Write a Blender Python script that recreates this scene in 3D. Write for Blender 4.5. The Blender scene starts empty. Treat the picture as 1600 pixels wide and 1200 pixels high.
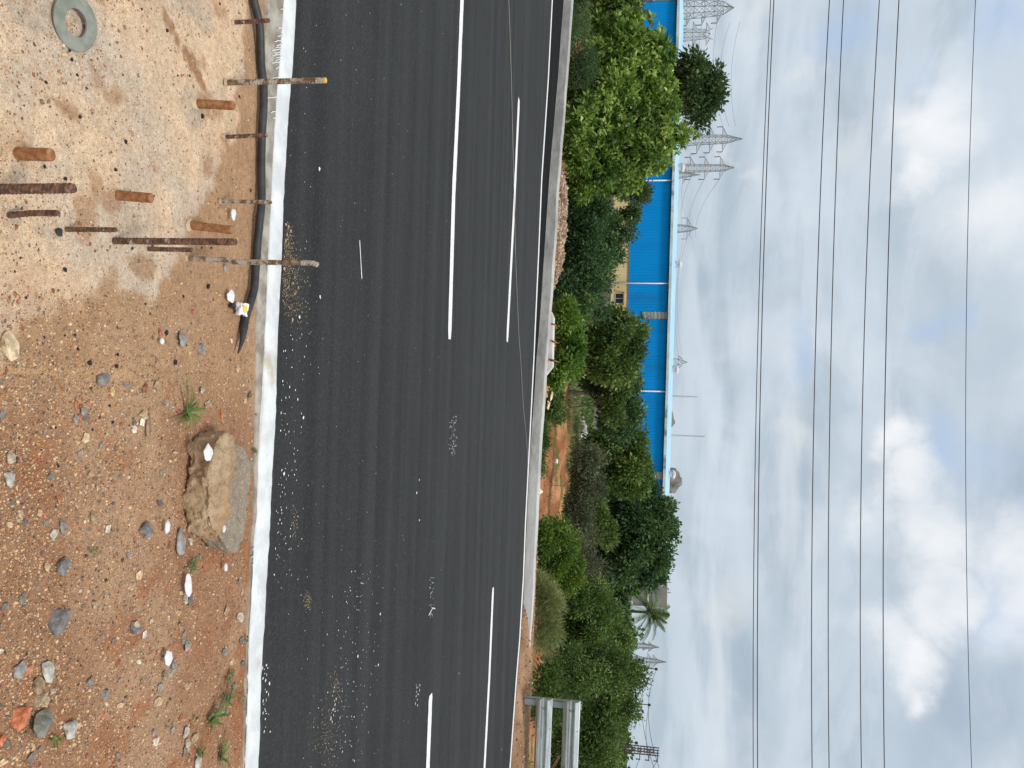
import bpy, bmesh, math, random
import numpy as np
from mathutils import Vector, Matrix, noise as mnoise

random.seed(7); RNG = np.random.default_rng(7)
SC = bpy.context.scene
COL = SC.collection

# ------------------------------------------------------------------ camera
FPX = 1200.0                      # focal length in photo pixels (1600 wide)
ROLL = 0.03; PITCH = math.atan(200*math.cos(ROLL)/FPX); EYE = 1.75
Fw = Vector((0, math.cos(PITCH), -math.sin(PITCH)))
Up = Vector((0, math.sin(PITCH), math.cos(PITCH)))
Rt = Vector((1, 0, 0))
eU = math.cos(ROLL)*Rt + math.sin(ROLL)*Up       # photo "down"  = world right
eV = -math.sin(ROLL)*Rt + math.cos(ROLL)*Up      # photo "right" = world up
cam_d = bpy.data.cameras.new("camera"); cam = bpy.data.objects.new("camera", cam_d)
COL.objects.link(cam); SC.camera = cam
cam_d.sensor_width = 36; cam_d.lens = 36*FPX/1600; cam_d.clip_start = 0.05; cam_d.clip_end = 9000
M = Matrix((( eV.x, -eU.x, -Fw.x, 0), (eV.y, -eU.y, -Fw.y, 0), (eV.z, -eU.z, -Fw.z, EYE), (0, 0, 0, 1)))
cam.matrix_world = M

def ray(px, py): return (eU*(py-600) + eV*(px-800) + Fw*FPX)
def G(px, py, z=0.0):             # where the sight line of a photo pixel meets height z
    d = ray(px, py); t = (z-EYE)/d.z
    return Vector((d.x*t, d.y*t, z))
def Q(px, py, Y):                 # the same at forward distance Y
    d = ray(px, py); t = Y/d.y
    return Vector((d.x*t, Y, EYE+d.z*t))

# ------------------------------------------------------------------ world, sun, exposure
SUN_EL, SUN_AZ = math.radians(64), math.radians(150)   # azimuth from +Y towards +X
W = bpy.data.worlds.new("World"); SC.world = W; W.use_nodes = True
nt = W.node_tree; nt.nodes.clear()
def N(tree, kind, **kw):
    n = tree.nodes.new(kind)
    for k, v in kw.items():
        if k.startswith('i_'):
            key = k[2:]; key = int(key) if key.isdigit() else key
            n.inputs[key].default_value = v
        else: setattr(n, k, v)
    return n
def wire(tree, a, b, oi=0, ii=0): tree.links.new(a.outputs[oi], b.inputs[ii])
def math_n(tree, op, a, b=None, clamp=False):
    n = tree.nodes.new('ShaderNodeMath'); n.operation = op; n.use_clamp = clamp
    for i, x in enumerate((a, b)):
        if x is None: continue
        if isinstance(x, (int, float)): n.inputs[i].default_value = x
        else: tree.links.new(x, n.inputs[i])
    return n.outputs[0]
def mix_c(tree, fac, a, b):
    n = tree.nodes.new('ShaderNodeMix'); n.data_type = 'RGBA'
    for i, x in ((0, fac), (6, a), (7, b)):
        if isinstance(x, (int, float)): n.inputs[i].default_value = x
        elif isinstance(x, tuple): n.inputs[i].default_value = (*x, 1) if len(x) == 3 else x
        else: tree.links.new(x, n.inputs[i])
    return n.outputs[2]
def ramp(tree, x, p0, p1):
    n = tree.nodes.new('ShaderNodeMapRange'); n.interpolation_type = 'SMOOTHSTEP'
    tree.links.new(x, n.inputs[0]); n.inputs[1].default_value = p0; n.inputs[2].default_value = p1
    return n.outputs[0]

sky = N(nt, 'ShaderNodeTexSky', sky_type='NISHITA', sun_disc=False, sun_elevation=SUN_EL, sun_rotation=SUN_AZ,
        air_density=1.3, dust_density=2.0)
skyb = N(nt, 'ShaderNodeVectorMath', operation='SCALE'); wire(nt, sky, skyb); skyb.inputs['Scale'].default_value = 0.11
tc = N(nt, 'ShaderNodeTexCoord')
sep = N(nt, 'ShaderNodeSeparateXYZ'); wire(nt, tc, sep, 0, 0)
zz = math_n(nt, 'MAXIMUM', sep.outputs[2], 0.0)
den = math_n(nt, 'ADD', zz, 0.10)
cx = math_n(nt, 'DIVIDE', sep.outputs[0], den); cy = math_n(nt, 'DIVIDE', sep.outputs[1], den)
cmb = N(nt, 'ShaderNodeCombineXYZ'); nt.links.new(cx, cmb.inputs[0]); nt.links.new(cy, cmb.inputs[1])
def wnoise(scale, det, vec, dist=0.0, rough=.5, off=0.0):
    mp = N(nt, 'ShaderNodeMapping'); nt.links.new(vec, mp.inputs[0]); mp.inputs[1].default_value = (off, off*.7, 0)
    n = N(nt, 'ShaderNodeTexNoise', i_Scale=scale, i_Detail=det, i_Roughness=rough, i_Distortion=dist); wire(nt, mp, n); return n.outputs[0]
cover = wnoise(0.55, 9, cmb.outputs[0], .35, .52, 3.1)
shade = wnoise(0.8, 8, cmb.outputs[0], .4, .5, 11.7)
fine = wnoise(7.5, 8, tc.outputs[0], .2, .55, 1.3)
# a warped direction, so that the named clouds get billowing outlines
nw = N(nt, 'ShaderNodeTexNoise', i_Scale=9.0, i_Detail=7, i_Roughness=.55); wire(nt, tc, nw)
sub = N(nt, 'ShaderNodeVectorMath', operation='SUBTRACT'); wire(nt, nw, sub, 1, 0); sub.inputs[1].default_value = (.5, .5, .5)
scl = N(nt, 'ShaderNodeVectorMath', operation='SCALE'); wire(nt, sub, scl); scl.inputs['Scale'].default_value = 0.17
wd = N(nt, 'ShaderNodeVectorMath', operation='ADD'); wire(nt, tc, wd); wire(nt, scl, wd, 0, 1)
def blob(px, py, r, soft=.5, flat=1.0):
    d = ray(px, py).normalized()
    s = N(nt, 'ShaderNodeVectorMath', operation='SUBTRACT'); wire(nt, wd, s); s.inputs[1].default_value = d
    m = N(nt, 'ShaderNodeVectorMath', operation='MULTIPLY'); wire(nt, s, m); m.inputs[1].default_value = (1/flat, 1, 1)
    l = N(nt, 'ShaderNodeVectorMath', operation='LENGTH'); wire(nt, m, l)
    R = r/FPX
    mr = N(nt, 'ShaderNodeMapRange', interpolation_type='SMOOTHSTEP'); nt.links.new(l.outputs['Value'], mr.inputs[0])
    mr.inputs[1].default_value = R*1.0; mr.inputs[2].default_value = R*(1-soft)
    return mr.outputs[0]
def union(lst):
    a = lst[0]
    for b in lst[1:]: a = math_n(nt, 'MAXIMUM', a, b)
    return a
cum = union([blob(1390, 690, 60, .7), blob(1425, 765, 74, .7), blob(1445, 850, 100, .8), blob(1452, 930, 82, .75), blob(1405, 1010, 78, .9),
             blob(1418, 1075, 50, .95), blob(1580, 900, 85, .9, 1.6), blob(1460, 180, 80, .95, 1.4), blob(1580, 330, 110, .95), blob(1445, 250, 60, .95)])
low = union([blob(1142, 205, 20, .7), blob(1150, 258, 22, .8), blob(1138, 285, 16, .8), blob(1280, 110, 26, .9), blob(1200, 30, 40, .95, 1.5), blob(1137, 310, 14, .9, 1.6), blob(1150, 930, 50, .95, 1.4), blob(1330, 215, 40, .95), blob(1240, 700, 40, .95, 1.5)])
dark = union([blob(1390, 930, 75, .95, 1.3), blob(1360, 720, 60, .95, 1.6), blob(1460, 1090, 70, .95, 1.5), blob(1215, 200, 45, .95, 1.8), blob(1225, 450, 50, .95, 2), blob(1280, 650, 50, .95, 2)])
blue = union([blob(1430, 130, 42, .9), blob(1585, 30, 80, .9), blob(1590, 120, 40, .9), blob(1490, 700, 70, .95), blob(1600, 800, 45, .9), blob(1545, 950, 60, .9), blob(1470, 480, 40, .95), blob(1250, 560, 40, .95, 1.6), blob(1330, 60, 60, .95)])
grey = (0.41, 0.50, 0.59); pale = (0.62, 0.71, 0.80); white = (0.92, 0.94, 0.97); bluec = (0.42, 0.57, 0.84)
c = mix_c(nt, ramp(nt, shade, .30, .62), grey, pale)
c = mix_c(nt, math_n(nt, 'MULTIPLY', ramp(nt, fine, .45, .66), .40), c, (0.74, 0.80, 0.87))
mps = N(nt, 'ShaderNodeMapping'); wire(nt, tc, mps); mps.inputs[3].default_value = (2.6, 2.6, 7.5)
mid_n = N(nt, 'ShaderNodeTexNoise', i_Scale=1.6, i_Detail=9, i_Roughness=.58, i_Distortion=.5); wire(nt, mps, mid_n)
c = mix_c(nt, math_n(nt, 'MULTIPLY', ramp(nt, mid_n.outputs[0], .52, .72), .55), c, (0.76, 0.82, 0.88))
c = mix_c(nt, math_n(nt, 'MULTIPLY', ramp(nt, mid_n.outputs[0], .46, .30), .45), c, (0.36, 0.44, 0.53))
c = mix_c(nt, math_n(nt, 'MULTIPLY', dark, .38), c, (0.38, 0.46, 0.55))
thin = math_n(nt, 'MULTIPLY', ramp(nt, cover, .53, .40), ramp(nt, zz, .12, .5))
c = mix_c(nt, math_n(nt, 'MULTIPLY', thin, .5), c, skyb.outputs[0])
c = mix_c(nt, math_n(nt, 'MULTIPLY', blue, .55), c, bluec)
c = mix_c(nt, math_n(nt, 'MULTIPLY', low, .42), c, (0.80, 0.82, 0.82))
cum2 = math_n(nt, 'MULTIPLY', cum, math_n(nt, 'ADD', .55, math_n(nt, 'MULTIPLY', ramp(nt, fine, .30, .62), .4)))
c = mix_c(nt, cum2, c, white)
hz = ramp(nt, zz, .10, .0)
c = mix_c(nt, math_n(nt, 'MULTIPLY', hz, .65), c, (0.50, 0.60, 0.67))
# bright veil overhead, where the sun stands behind the cloud
c = mix_c(nt, math_n(nt, 'MULTIPLY', ramp(nt, zz, .5, .95), .6), c, (1.1, 1.1, 1.08))
c = mix_c(nt, math_n(nt, 'MULTIPLY', ramp(nt, sep.outputs[1], .1, -.6), .55), c, (1.15, 1.13, 1.08))  # unseen sky behind the camera, brightened to add light on vertical faces
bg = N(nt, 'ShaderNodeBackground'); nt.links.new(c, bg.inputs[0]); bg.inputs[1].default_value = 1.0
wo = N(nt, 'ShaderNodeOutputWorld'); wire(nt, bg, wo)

sd = bpy.data.lights.new("sun", 'SUN'); sd.energy = 2.15; sd.angle = math.radians(12); sd.color = (1, .975, .935)
sun = bpy.data.objects.new("sun", sd); COL.objects.link(sun)
sdir = Vector((math.sin(SUN_AZ)*math.cos(SUN_EL), math.cos(SUN_AZ)*math.cos(SUN_EL), math.sin(SUN_EL)))
sun.rotation_euler = sdir.to_track_quat('Z', 'Y').to_euler(); sun.location = (0, 0, 30)
SC.view_settings.view_transform = 'Standard'; SC.view_settings.look = 'None'
SC.view_settings.exposure = 0.0; SC.view_settings.gamma = 1
SC.cycles.max_bounces = 6; SC.cycles.transparent_max_bounces = 8

# ------------------------------------------------------------------ helpers
def tag(o, label=None, cat=None, group=None, kind=None):
    if label: o['label'] = label
    if cat: o['category'] = cat
    if group: o['group'] = group
    if kind: o['kind'] = kind
    return o
def link(name, me, parent=None, loc=None):
    o = bpy.data.objects.new(name, me); COL.objects.link(o)
    if parent is not None:
        o.parent = parent
        o.matrix_parent_inverse = Matrix.Translation(parent.location).inverted() if loc is None else Matrix()
    if loc is not None: o.location = loc
    return o
def empty(name, loc, label, cat, group=None, kind=None):
    o = bpy.data.objects.new(name, None); COL.objects.link(o); o.location = loc; o.empty_display_size = .2
    return tag(o, label, cat, group, kind)

class MB:
    """collects polygons into ONE mesh"""
    def __init__(s): s.v = []; s.f = []
    def add(s, vs, fs):
        k = len(s.v); s.v += [tuple(v) for v in vs]; s.f += [tuple(i+k for i in f) for f in fs]
    def box(s, lo, hi, m=None):
        x0, y0, z0 = lo; x1, y1, z1 = hi
        v = [Vector(p) for p in ((x0,y0,z0),(x1,y0,z0),(x1,y1,z0),(x0,y1,z0),(x0,y0,z1),(x1,y0,z1),(x1,y1,z1),(x0,y1,z1))]
        if m: v = [m@p for p in v]
        s.add(v, [(3,2,1,0),(4,5,6,7),(0,1,5,4),(1,2,6,5),(2,3,7,6),(3,0,4,7)])
    def bar(s, a, b, w):            # square bar
        a = Vector(a); b = Vector(b); d = (b-a)
        if d.length < 1e-6: return
        d.normalize(); u = d.cross(Vector((0,0,1)))
        if u.length < .05: u = d.cross(Vector((0,1,0)))
        u.normalize(); t = d.cross(u); h = w/2
        vs = [p+u*(i*h)+t*(j*h) for p in (a, b) for i, j in ((-1,-1),(1,-1),(1,1),(-1,1))]
        s.add(vs, [(3,2,1,0),(4,5,6,7),(0,1,5,4),(1,2,6,5),(2,3,7,6),(3,0,4,7)])
    def tube(s, pts, rad, n=8, cap=True):
        pts = [Vector(p) for p in pts]; k = len(s.v); m = len(pts)
        if isinstance(rad, (int, float)): rad = [rad]*m
        ref = Vector((0.123, 0.31, 1)).normalized()
        for i, p in enumerate(pts):
            d = (pts[min(i+1, m-1)]-pts[max(i-1, 0)]).normalized()
            u = d.cross(ref)
            if u.length < .1: u = d.cross(Vector((1,0,0)))
            u.normalize(); t = d.cross(u)
            for j in range(n):
                a = 2*math.pi*j/n; s.v.append(tuple(p+(u*math.cos(a)+t*math.sin(a))*rad[i]))
        for i in range(m-1):
            for j in range(n):
                j2 = (j+1) % n; s.f.append((k+i*n+j, k+i*n+j2, k+(i+1)*n+j2, k+(i+1)*n+j))
        if cap:
            s.f.append(tuple(k+j for j in reversed(range(n)))); s.f.append(tuple(k+(m-1)*n+j for j in range(n)))
    def build(s, name, mat, parent=None, smooth=False, bevel=0):
        me = bpy.data.meshes.new(name); me.from_pydata(s.v, [], s.f); me.materials.append(mat)
        if smooth: me.polygons.foreach_set('use_smooth', [True]*len(me.polygons))
        me.update(); o = link(name, me, parent)
        if bevel:
            b = o.modifiers.new('bevel', 'BEVEL'); b.width = bevel; b.segments = 2; b.limit_method = 'ANGLE'
        return o

def np_mesh(name, V, F, mat, parent=None, tint=None, smooth=False):
    V = np.asarray(V, dtype=np.float32); F = np.asarray(F, dtype=np.int32); k = F.shape[1]
    me = bpy.data.meshes.new(name); me.vertices.add(len(V)); me.vertices.foreach_set('co', V.ravel())
    me.loops.add(F.size); me.loops.foreach_set('vertex_index', F.ravel())
    me.polygons.add(len(F)); me.polygons.foreach_set('loop_start', np.arange(len(F), dtype=np.int32)*k)
    try: me.polygons.foreach_set('loop_total', np.full(len(F), k, dtype=np.int32))
    except Exception: pass
    if smooth: me.polygons.foreach_set('use_smooth', np.ones(len(F), dtype=bool))
    me.update(calc_edges=True); me.validate()
    if tint is not None:
        tint = np.asarray(tint, dtype=np.float32)
        if tint.ndim == 1:
            a = me.attributes.new('tint', 'FLOAT', 'POINT'); a.data.foreach_set('value', tint)
        else:
            a = me.attributes.new('tint', 'FLOAT_COLOR', 'POINT')
            a.data.foreach_set('color', np.c_[tint, np.ones(len(tint))].astype(np.float32).ravel())
    me.materials.append(mat)
    return link(name, me, parent)

# fractal value noise for arrays
_T = RNG.random((256, 256))
def vnoise(x, y, oct=4):
    x = np.asarray(x, float); y = np.asarray(y, float); s = 0; a = .5; t = 0
    for o in range(oct):
        xi = np.floor(x).astype(int); yi = np.floor(y).astype(int); fx = x-xi; fy = y-yi
        fx = fx*fx*(3-2*fx); fy = fy*fy*(3-2*fy)
        g = lambda i, j: _T[(xi+i+o*37) % 256, (yi+j+o*91) % 256]
        s = s+a*((g(0,0)*(1-fx)+g(1,0)*fx)*(1-fy)+(g(0,1)*(1-fx)+g(1,1)*fx)*fy); t += a; a *= .5; x = x*2.03; y = y*2.03
    return s/t
def sstep(a, b, x): t = np.clip((x-a)/(b-a), 0, 1); return t*t*(3-2*t)

# ------------------------------------------------------------------ materials
def mat_base(name):
    m = bpy.data.materials.new(name); m.use_nodes = True; t = m.node_tree
    return m, t, t.nodes['Principled BSDF']
def obj_noise(t, scale, det=4, stretch=None, rough=.55, coord=3, dist=0):
    c = N(t, 'ShaderNodeTexCoord'); n = N(t, 'ShaderNodeTexNoise', i_Scale=scale, i_Detail=det, i_Roughness=rough, i_Distortion=dist)
    if stretch:
        mp = N(t, 'ShaderNodeMapping'); wire(t, c, mp, coord, 0); mp.inputs[3].default_value = stretch; wire(t, mp, n)
    else: wire(t, c, n, coord, 0)
    return n.outputs[0]
def bump(t, b, h, strength=.4, dist=.01):
    n = N(t, 'ShaderNodeBump', i_Strength=strength, i_Distance=dist); t.links.new(h, n.inputs['Height']); t.links.new(n.outputs[0], b.inputs['Normal'])
def mk(name, c0, c1, scale=8, rough=.8, metal=0, lo=.35, hi=.65, stretch=None, bmp=0, bscale=None, bdist=.01, c2=None, s2=3, lo2=.55, hi2=.7, spec=None):
    m, t, b = mat_base(name)
    n = obj_noise(t, scale, 6, stretch)
    c = mix_c(t, ramp(t, n, lo, hi), c0, c1)
    if c2 is not None: c = mix_c(t, ramp(t, obj_noise(t, s2, 6, stretch, .6), lo2, hi2), c, c2)
    t.links.new(c, b.inputs['Base Color']); b.inputs['Roughness'].default_value = rough; b.inputs['Metallic'].default_value = metal
    if spec is not None: b.inputs['Specular IOR Level'].default_value = spec
    if bmp: bump(t, b, obj_noise(t, bscale or scale*4, 6), bmp, bdist)
    return m

def leaf_mat(name, c0, c1, c2=None, trans=.27, rough=.5):
    m, t, b = mat_base(name)
    a = N(t, 'ShaderNodeAttribute', attribute_name='tint')
    cr = N(t, 'ShaderNodeValToRGB'); wire(t, a, cr, 2, 0)
    e = cr.color_ramp.elements; e[0].position = .0; e[0].color = (*c0, 1); e[1].position = .75 if c2 else 1; e[1].color = (*c1, 1)
    if c2: q = e.new(1.0); q.color = (*c2, 1)
    wire(t, cr, b); b.inputs['Roughness'].default_value = rough; b.inputs['Specular IOR Level'].default_value = .35
    tr = N(t, 'ShaderNodeBsdfTranslucent'); hs = N(t, 'ShaderNodeHueSaturation', i_Hue=.485, i_Saturation=1.1, i_Value=1.3)
    wire(t, cr, hs, 0, 4); wire(t, hs, tr)
    mx = N(t, 'ShaderNodeMixShader', i_0=trans); wire(t, b, mx, 0, 1); wire(t, tr, mx, 0, 2)
    wire(t, mx, t.nodes['Material Output']); return m

MAT = {}
# soil / land, macro colour per vertex, fine grain in nodes
m, t, b = mat_base('soil'); a = N(t, 'ShaderNodeAttribute', attribute_name='tint')
g1 = obj_noise(t, 55, 6, rough=.7); g2 = obj_noise(t, 260, 3, rough=.7)
dk = N(t, 'ShaderNodeMix', data_type='RGBA', blend_type='MULTIPLY'); dk.inputs[0].default_value = 1; wire(t, a, dk, 0, 6)
gr = N(t, 'ShaderNodeValToRGB'); t.links.new(g1, gr.inputs[0]); e = gr.color_ramp.elements
e[0].position = .3; e[0].color = (.70, .68, .66, 1); e[1].position = .7; e[1].color = (1.16, 1.16, 1.16, 1); wire(t, gr, dk, 0, 7)
dk2 = N(t, 'ShaderNodeMix', data_type='RGBA', blend_type='MULTIPLY'); dk2.inputs[0].default_value = 1; t.links.new(dk.outputs[2], dk2.inputs[6])
gr2 = N(t, 'ShaderNodeValToRGB'); t.links.new(g2, gr2.inputs[0]); e = gr2.color_ramp.elements
e[0].position = .34; e[0].color = (.66, .62, .58, 1); e[1].position = .66; e[1].color = (1.22, 1.22, 1.22, 1); wire(t, gr2, dk2, 0, 7)
t.links.new(dk2.outputs[2], b.inputs['Base Color']); b.inputs['Roughness'].default_value = .95; b.inputs['Specular IOR Level'].default_value = .2
hsum = math_n(t, 'ADD', g1, math_n(t, 'MULTIPLY', g2, .7)); bump(t, b, hsum, .55, .012); MAT['soil'] = m

# asphalt
def asphalt(name, base, alt):
    m, t, b = mat_base(name)
    s = obj_noise(t, 1.0, 5, (.10, 5.0, 1), .55); s2 = obj_noise(t, .8, 5); gg = obj_noise(t, 180, 4, rough=.75)
    c = mix_c(t, ramp(t, s, .35, .68), base, alt)
    c = mix_c(t, math_n(t, 'MULTIPLY', ramp(t, s2, .4, .75), .35), c, tuple(x*1.25 for x in alt))
    co = N(t, 'ShaderNodeTexCoord'); vo = N(t, 'ShaderNodeTexVoronoi', i_Scale=130); wire(t, co, vo, 3, 0)
    sc = N(t, 'ShaderNodeSeparateColor'); wire(t, vo, sc, 1, 0)
    c = mix_c(t, math_n(t, 'MULTIPLY', ramp(t, sc.outputs[0], .80, 1.0), .55), c, tuple(x*2.1 for x in alt))
    c = mix_c(t, math_n(t, 'MULTIPLY', ramp(t, sc.outputs[1], .72, 1.0), .6), c, tuple(x*.4 for x in base))
    c = mix_c(t, math_n(t, 'MULTIPLY', ramp(t, gg, .48, .72), .65), c, tuple(x*.5 for x in base))
    t.links.new(c, b.inputs['Base Color']); b.inputs['Roughness'].default_value = .8; b.inputs['Specular IOR Level'].default_value = .30 if base[0] > .01 else .08
    bump(t, b, math_n(t, 'ADD', gg, sc.outputs[0]), .45, .006); return m
MAT['asphalt'] = asphalt('asphalt', (.016, .0165, .017), (.032, .0335, .0335))
MAT['asphalt_new'] = asphalt('fresh_asphalt', (.008, .008, .009), (.014, .014, .015))
MAT['paint'] = mk('road_paint', (.62, .62, .61), (.80, .80, .78), 30, .6, lo=.3, hi=.6, bmp=.2, bscale=150, bdist=.003)
MAT['speck'] = mk('paint_speck', (.55, .55, .53), (.8, .8, .78), 20, .7)
MAT['kerbpaint'] = mk('kerb_whitewash', (.56, .58, .59), (.70, .715, .72), 9, .8, bmp=.5, bscale=60, bdist=.008, c2=(.46, .41, .33), s2=3.1, lo2=.60, hi2=.76)
MAT['kerbgrey'] = mk('kerb_cement', (.22, .195, .155), (.40, .37, .31), 12, .9, bmp=.5, bscale=90, bdist=.006, c2=(.15, .12, .09), s2=40, lo2=.62, hi2=.72)
m, t, b = mat_base('far_kerb_concrete')
n1 = obj_noise(t, 1.3, 7, (1, 1, 2.5), .68); n2 = obj_noise(t, 14, 6, (.3, 1, 1.5), .6)
c = mix_c(t, ramp(t, n1, .3, .65), (.30, .298, .283), (.50, .495, .465)); c = mix_c(t, math_n(t, 'MULTIPLY', ramp(t, n2, .5, .75), .45), c, (.15, .145, .14))
co = N(t, 'ShaderNodeTexCoord'); sx = N(t, 'ShaderNodeSeparateXYZ'); wire(t, co, sx, 3, 0)
wx = math_n(t, 'ADD', sx.outputs[0], math_n(t, 'MULTIPLY', n1, 1.5)); c = mix_c(t, math_n(t, 'MULTIPLY', ramp(t, wx, 1.6, 2.6), .75), c, mix_c(t, n2, (.66, .66, .65), (.38, .37, .35)))
t.links.new(c, b.inputs['Base Color']); b.inputs['Roughness'].default_value = .9; bump(t, b, n2, .4, .01); MAT['farkerb'] = m
MAT['block'] = mk('pale_concrete', (.52, .49, .45), (.66, .63, .60), 3, .9, bmp=.3, bscale=30, c2=(.40, .33, .27), s2=2, lo2=.6, hi2=.8)
MAT['rust'] = mk('rust_orange', (.23, .085, .03), (.38, .18, .075), 60, .9, bmp=.5, bscale=300, bdist=.002, c2=(.33, .25, .15), s2=45, lo2=.56, hi2=.7)
MAT['rust_dk'] = mk('rust_dark', (.06, .032, .022), (.19, .09, .055), 70, .75, bmp=.6, bscale=200, bdist=.002, c2=(.33, .29, .24), s2=35, lo2=.58, hi2=.66)
MAT['rust_gr'] = mk('rust_cement', (.12, .06, .03), (.25, .17, .11), 60, .9, bmp=.5, bscale=200, bdist=.002, c2=(.40, .36, .30), s2=30, lo2=.45, hi2=.6)
MAT['yellow'] = mk('yellow_tip', (.6, .35, .05), (.75, .5, .12), 80, .8)
MAT['rubber'] = mk('black_hose', (.016, .017, .019), (.034, .034, .036), 25, .55, c2=(.10, .08, .06), s2=7, lo2=.6, hi2=.85)
MAT['washer'] = mk('washer_grey', (.17, .18, .15), (.24, .25, .21), 25, .75, bmp=.2, bscale=120, bdist=.002, c2=(.36, .30, .2), s2=14, lo2=.6, hi2=.75)
m, t, b = mat_base('stone'); oi = N(t, 'ShaderNodeObjectInfo')
n1 = obj_noise(t, 2.2, 8, rough=.65); n2 = obj_noise(t, 9, 5, rough=.7)
hs = N(t, 'ShaderNodeHueSaturation', i_Value=.72, i_Saturation=1.0); wire(t, oi, hs, 1, 4); hs2 = N(t, 'ShaderNodeHueSaturation', i_Value=1.5, i_Saturation=.85); wire(t, oi, hs2, 1, 4)
c = mix_c(t, ramp(t, n1, .36, .66), hs.outputs[0], hs2.outputs[0]); c = mix_c(t, math_n(t, 'MULTIPLY', ramp(t, n2, .55, .8), .5), c, (.45, .33, .22))
t.links.new(c, b.inputs['Base Color']); b.inputs['Roughness'].default_value = .9; bump(t, b, n2, .5, .02); MAT['stone'] = m
MAT['lump'] = mk('broken_concrete', (.36, .25, .145), (.50, .37, .23), 7, .95, bmp=.9, bscale=45, bdist=.02, c2=(.50, .27, .12), s2=3.5, lo2=.5, hi2=.6)
MAT['flake'] = mk('white_flake', (.60, .61, .62), (.74, .75, .76), 30, .7)
MAT['galv'] = mk('galvanised', (.46, .50, .50), (.66, .70, .70), 6, .36, .8, stretch=(.4, 3, 3), bmp=.1, c2=(.22, .23, .22), s2=5, lo2=.55, hi2=.75)
MAT['galv_post'] = mk('galvanised_post', (.30, .34, .34), (.42, .46, .46), 6, .5, .5)
MAT['bark'] = mk('bark', (.11, .085, .06), (.24, .20, .155), 6, .95, stretch=(3, 3, .6), bmp=.5)
MAT['twig'] = mk('pale_twig', (.17, .15, .12), (.30, .27, .22), 6, .95)
MAT['tower'] = mk('tower_steel', (.26, .28, .30), (.36, .38, .40), 2, .6, .3)
MAT['tower_rust'] = mk('tower_steel_red', (.28, .25, .24), (.36, .32, .31), 2, .7, .2)
MAT['wire'] = mk('line_wire', (.03, .03, .04), (.06, .055, .07), 1, .6)
MAT['wire_pale'] = mk('far_wire', (.16, .17, .19), (.22, .23, .25), 1, .6)
MAT['blue'] = mk('blue_sheet', (.0, .255, .66), (.0, .285, .74), .35, .75, stretch=(1, 1, .3), c2=(.01, .20, .52), s2=.5, lo2=.5, hi2=.8, spec=.15)
MAT['roofblue'] = mk('pale_blue_sheet', (.30, .55, .78), (.40, .64, .85), .4, .6)
MAT['gutter'] = mk('gutter_grey', (.50, .55, .58), (.66, .70, .72), .6, .6, c2=(.20, .21, .2), s2=.5, lo2=.5, hi2=.7)
MAT['cream'] = mk('cream_wall', (.62, .48, .24), (.70, .56, .31), .5, .9, c2=(.48, .38, .22), s2=.35, lo2=.55, hi2=.8)
MAT['pipe'] = mk('white_pipe', (.6, .66, .7), (.7, .76, .8), 1, .5)
MAT['louvre'] = mk('grey_louvre', (.12, .125, .125), (.17, .175, .175), .8, .7)
MAT['glass'] = mk('dark_glass', (.02, .025, .025), (.035, .04, .04), 2, .15)
MAT['sill'] = mk('pink_hood', (.34, .17, .14), (.42, .22, .18), 3, .8)
MAT['concrete'] = mk('weathered_concrete', (.16, .155, .14), (.27, .26, .235), .35, .95, c2=(.09, .085, .08), s2=.6, lo2=.5, hi2=.7, stretch=(1, 1, .4))
MAT['whitewall'] = mk('white_wall', (.6, .6, .6), (.72, .72, .72), .5, .9)
MAT['rock'] = mk('far_rock', (.13, .12, .115), (.24, .22, .205), .03, 1, c2=(.10, .11, .085), s2=.05, lo2=.5, hi2=.7)
MAT['packet'] = mk('white_card', (.62, .62, .66), (.8, .8, .82), 40, .6)
MAT['packet_y'] = mk('yellow_print', (.7, .5, .05), (.8, .6, .1), 60, .6)
MAT['blackp'] = mk('black_plastic', (.015, .015, .02), (.03, .03, .035), 60, .4)
MAT['brownpole'] = mk('brown_pole', (.055, .035, .035), (.09, .06, .055), 3, .8)

# ------------------------------------------------------------------ near kerb outline (photo rows -> ground)
KT = 0.15                                          # kerb top / verge level above the road
rows = [-900, -500, 0, 100, 200, 300, 400, 500, 600, 700, 800, 850, 900, 1000, 1100, 1200, 1700, 2100]
back = [488, 468, 445, 438, 431, 426, 421, 417, 413, 407, 403, 398, 395, 391, 388, 385, 366, 350]
front = [508, 488, 465.5, 460, 452, 447, 442, 438, 434, 430.5, 425, 423, 420, 414, 409, 406, 388, 373]
grey_b = [458, 440, 420, 415, 413, 411, 407, 403, 403, 402, 399, 395, 393, 389, 387, 384, 365, 349]
KB = [G(x, y, KT) for x, y in zip(back, rows)]; KF = [G(x, y, KT) for x, y in zip(front, rows)]; KG = [G(x, y, KT) for x, y in zip(grey_b, rows)]
for L, s in ((KB, 0), (KF, 0), (KG, 0)):           # run on past the frame
    d0 = (L[1]-L[2]).normalized(); d1 = (L[-1]-L[-2]).normalized(); L.insert(0, L[0]+d0*60); L.append(L[-1]+d1*60)
kbx = np.array([p.x for p in KB]); kby = np.array([p.y for p in KB]); kfy = np.array([p.y for p in KF])
def kerb_back(x): return np.interp(x, [p.x for p in KG], [p.y for p in KG])
def kerb_mid(x): return np.interp(x, kbx, (kby+np.interp(kbx, [p.x for p in KF], kfy))/2)

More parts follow.
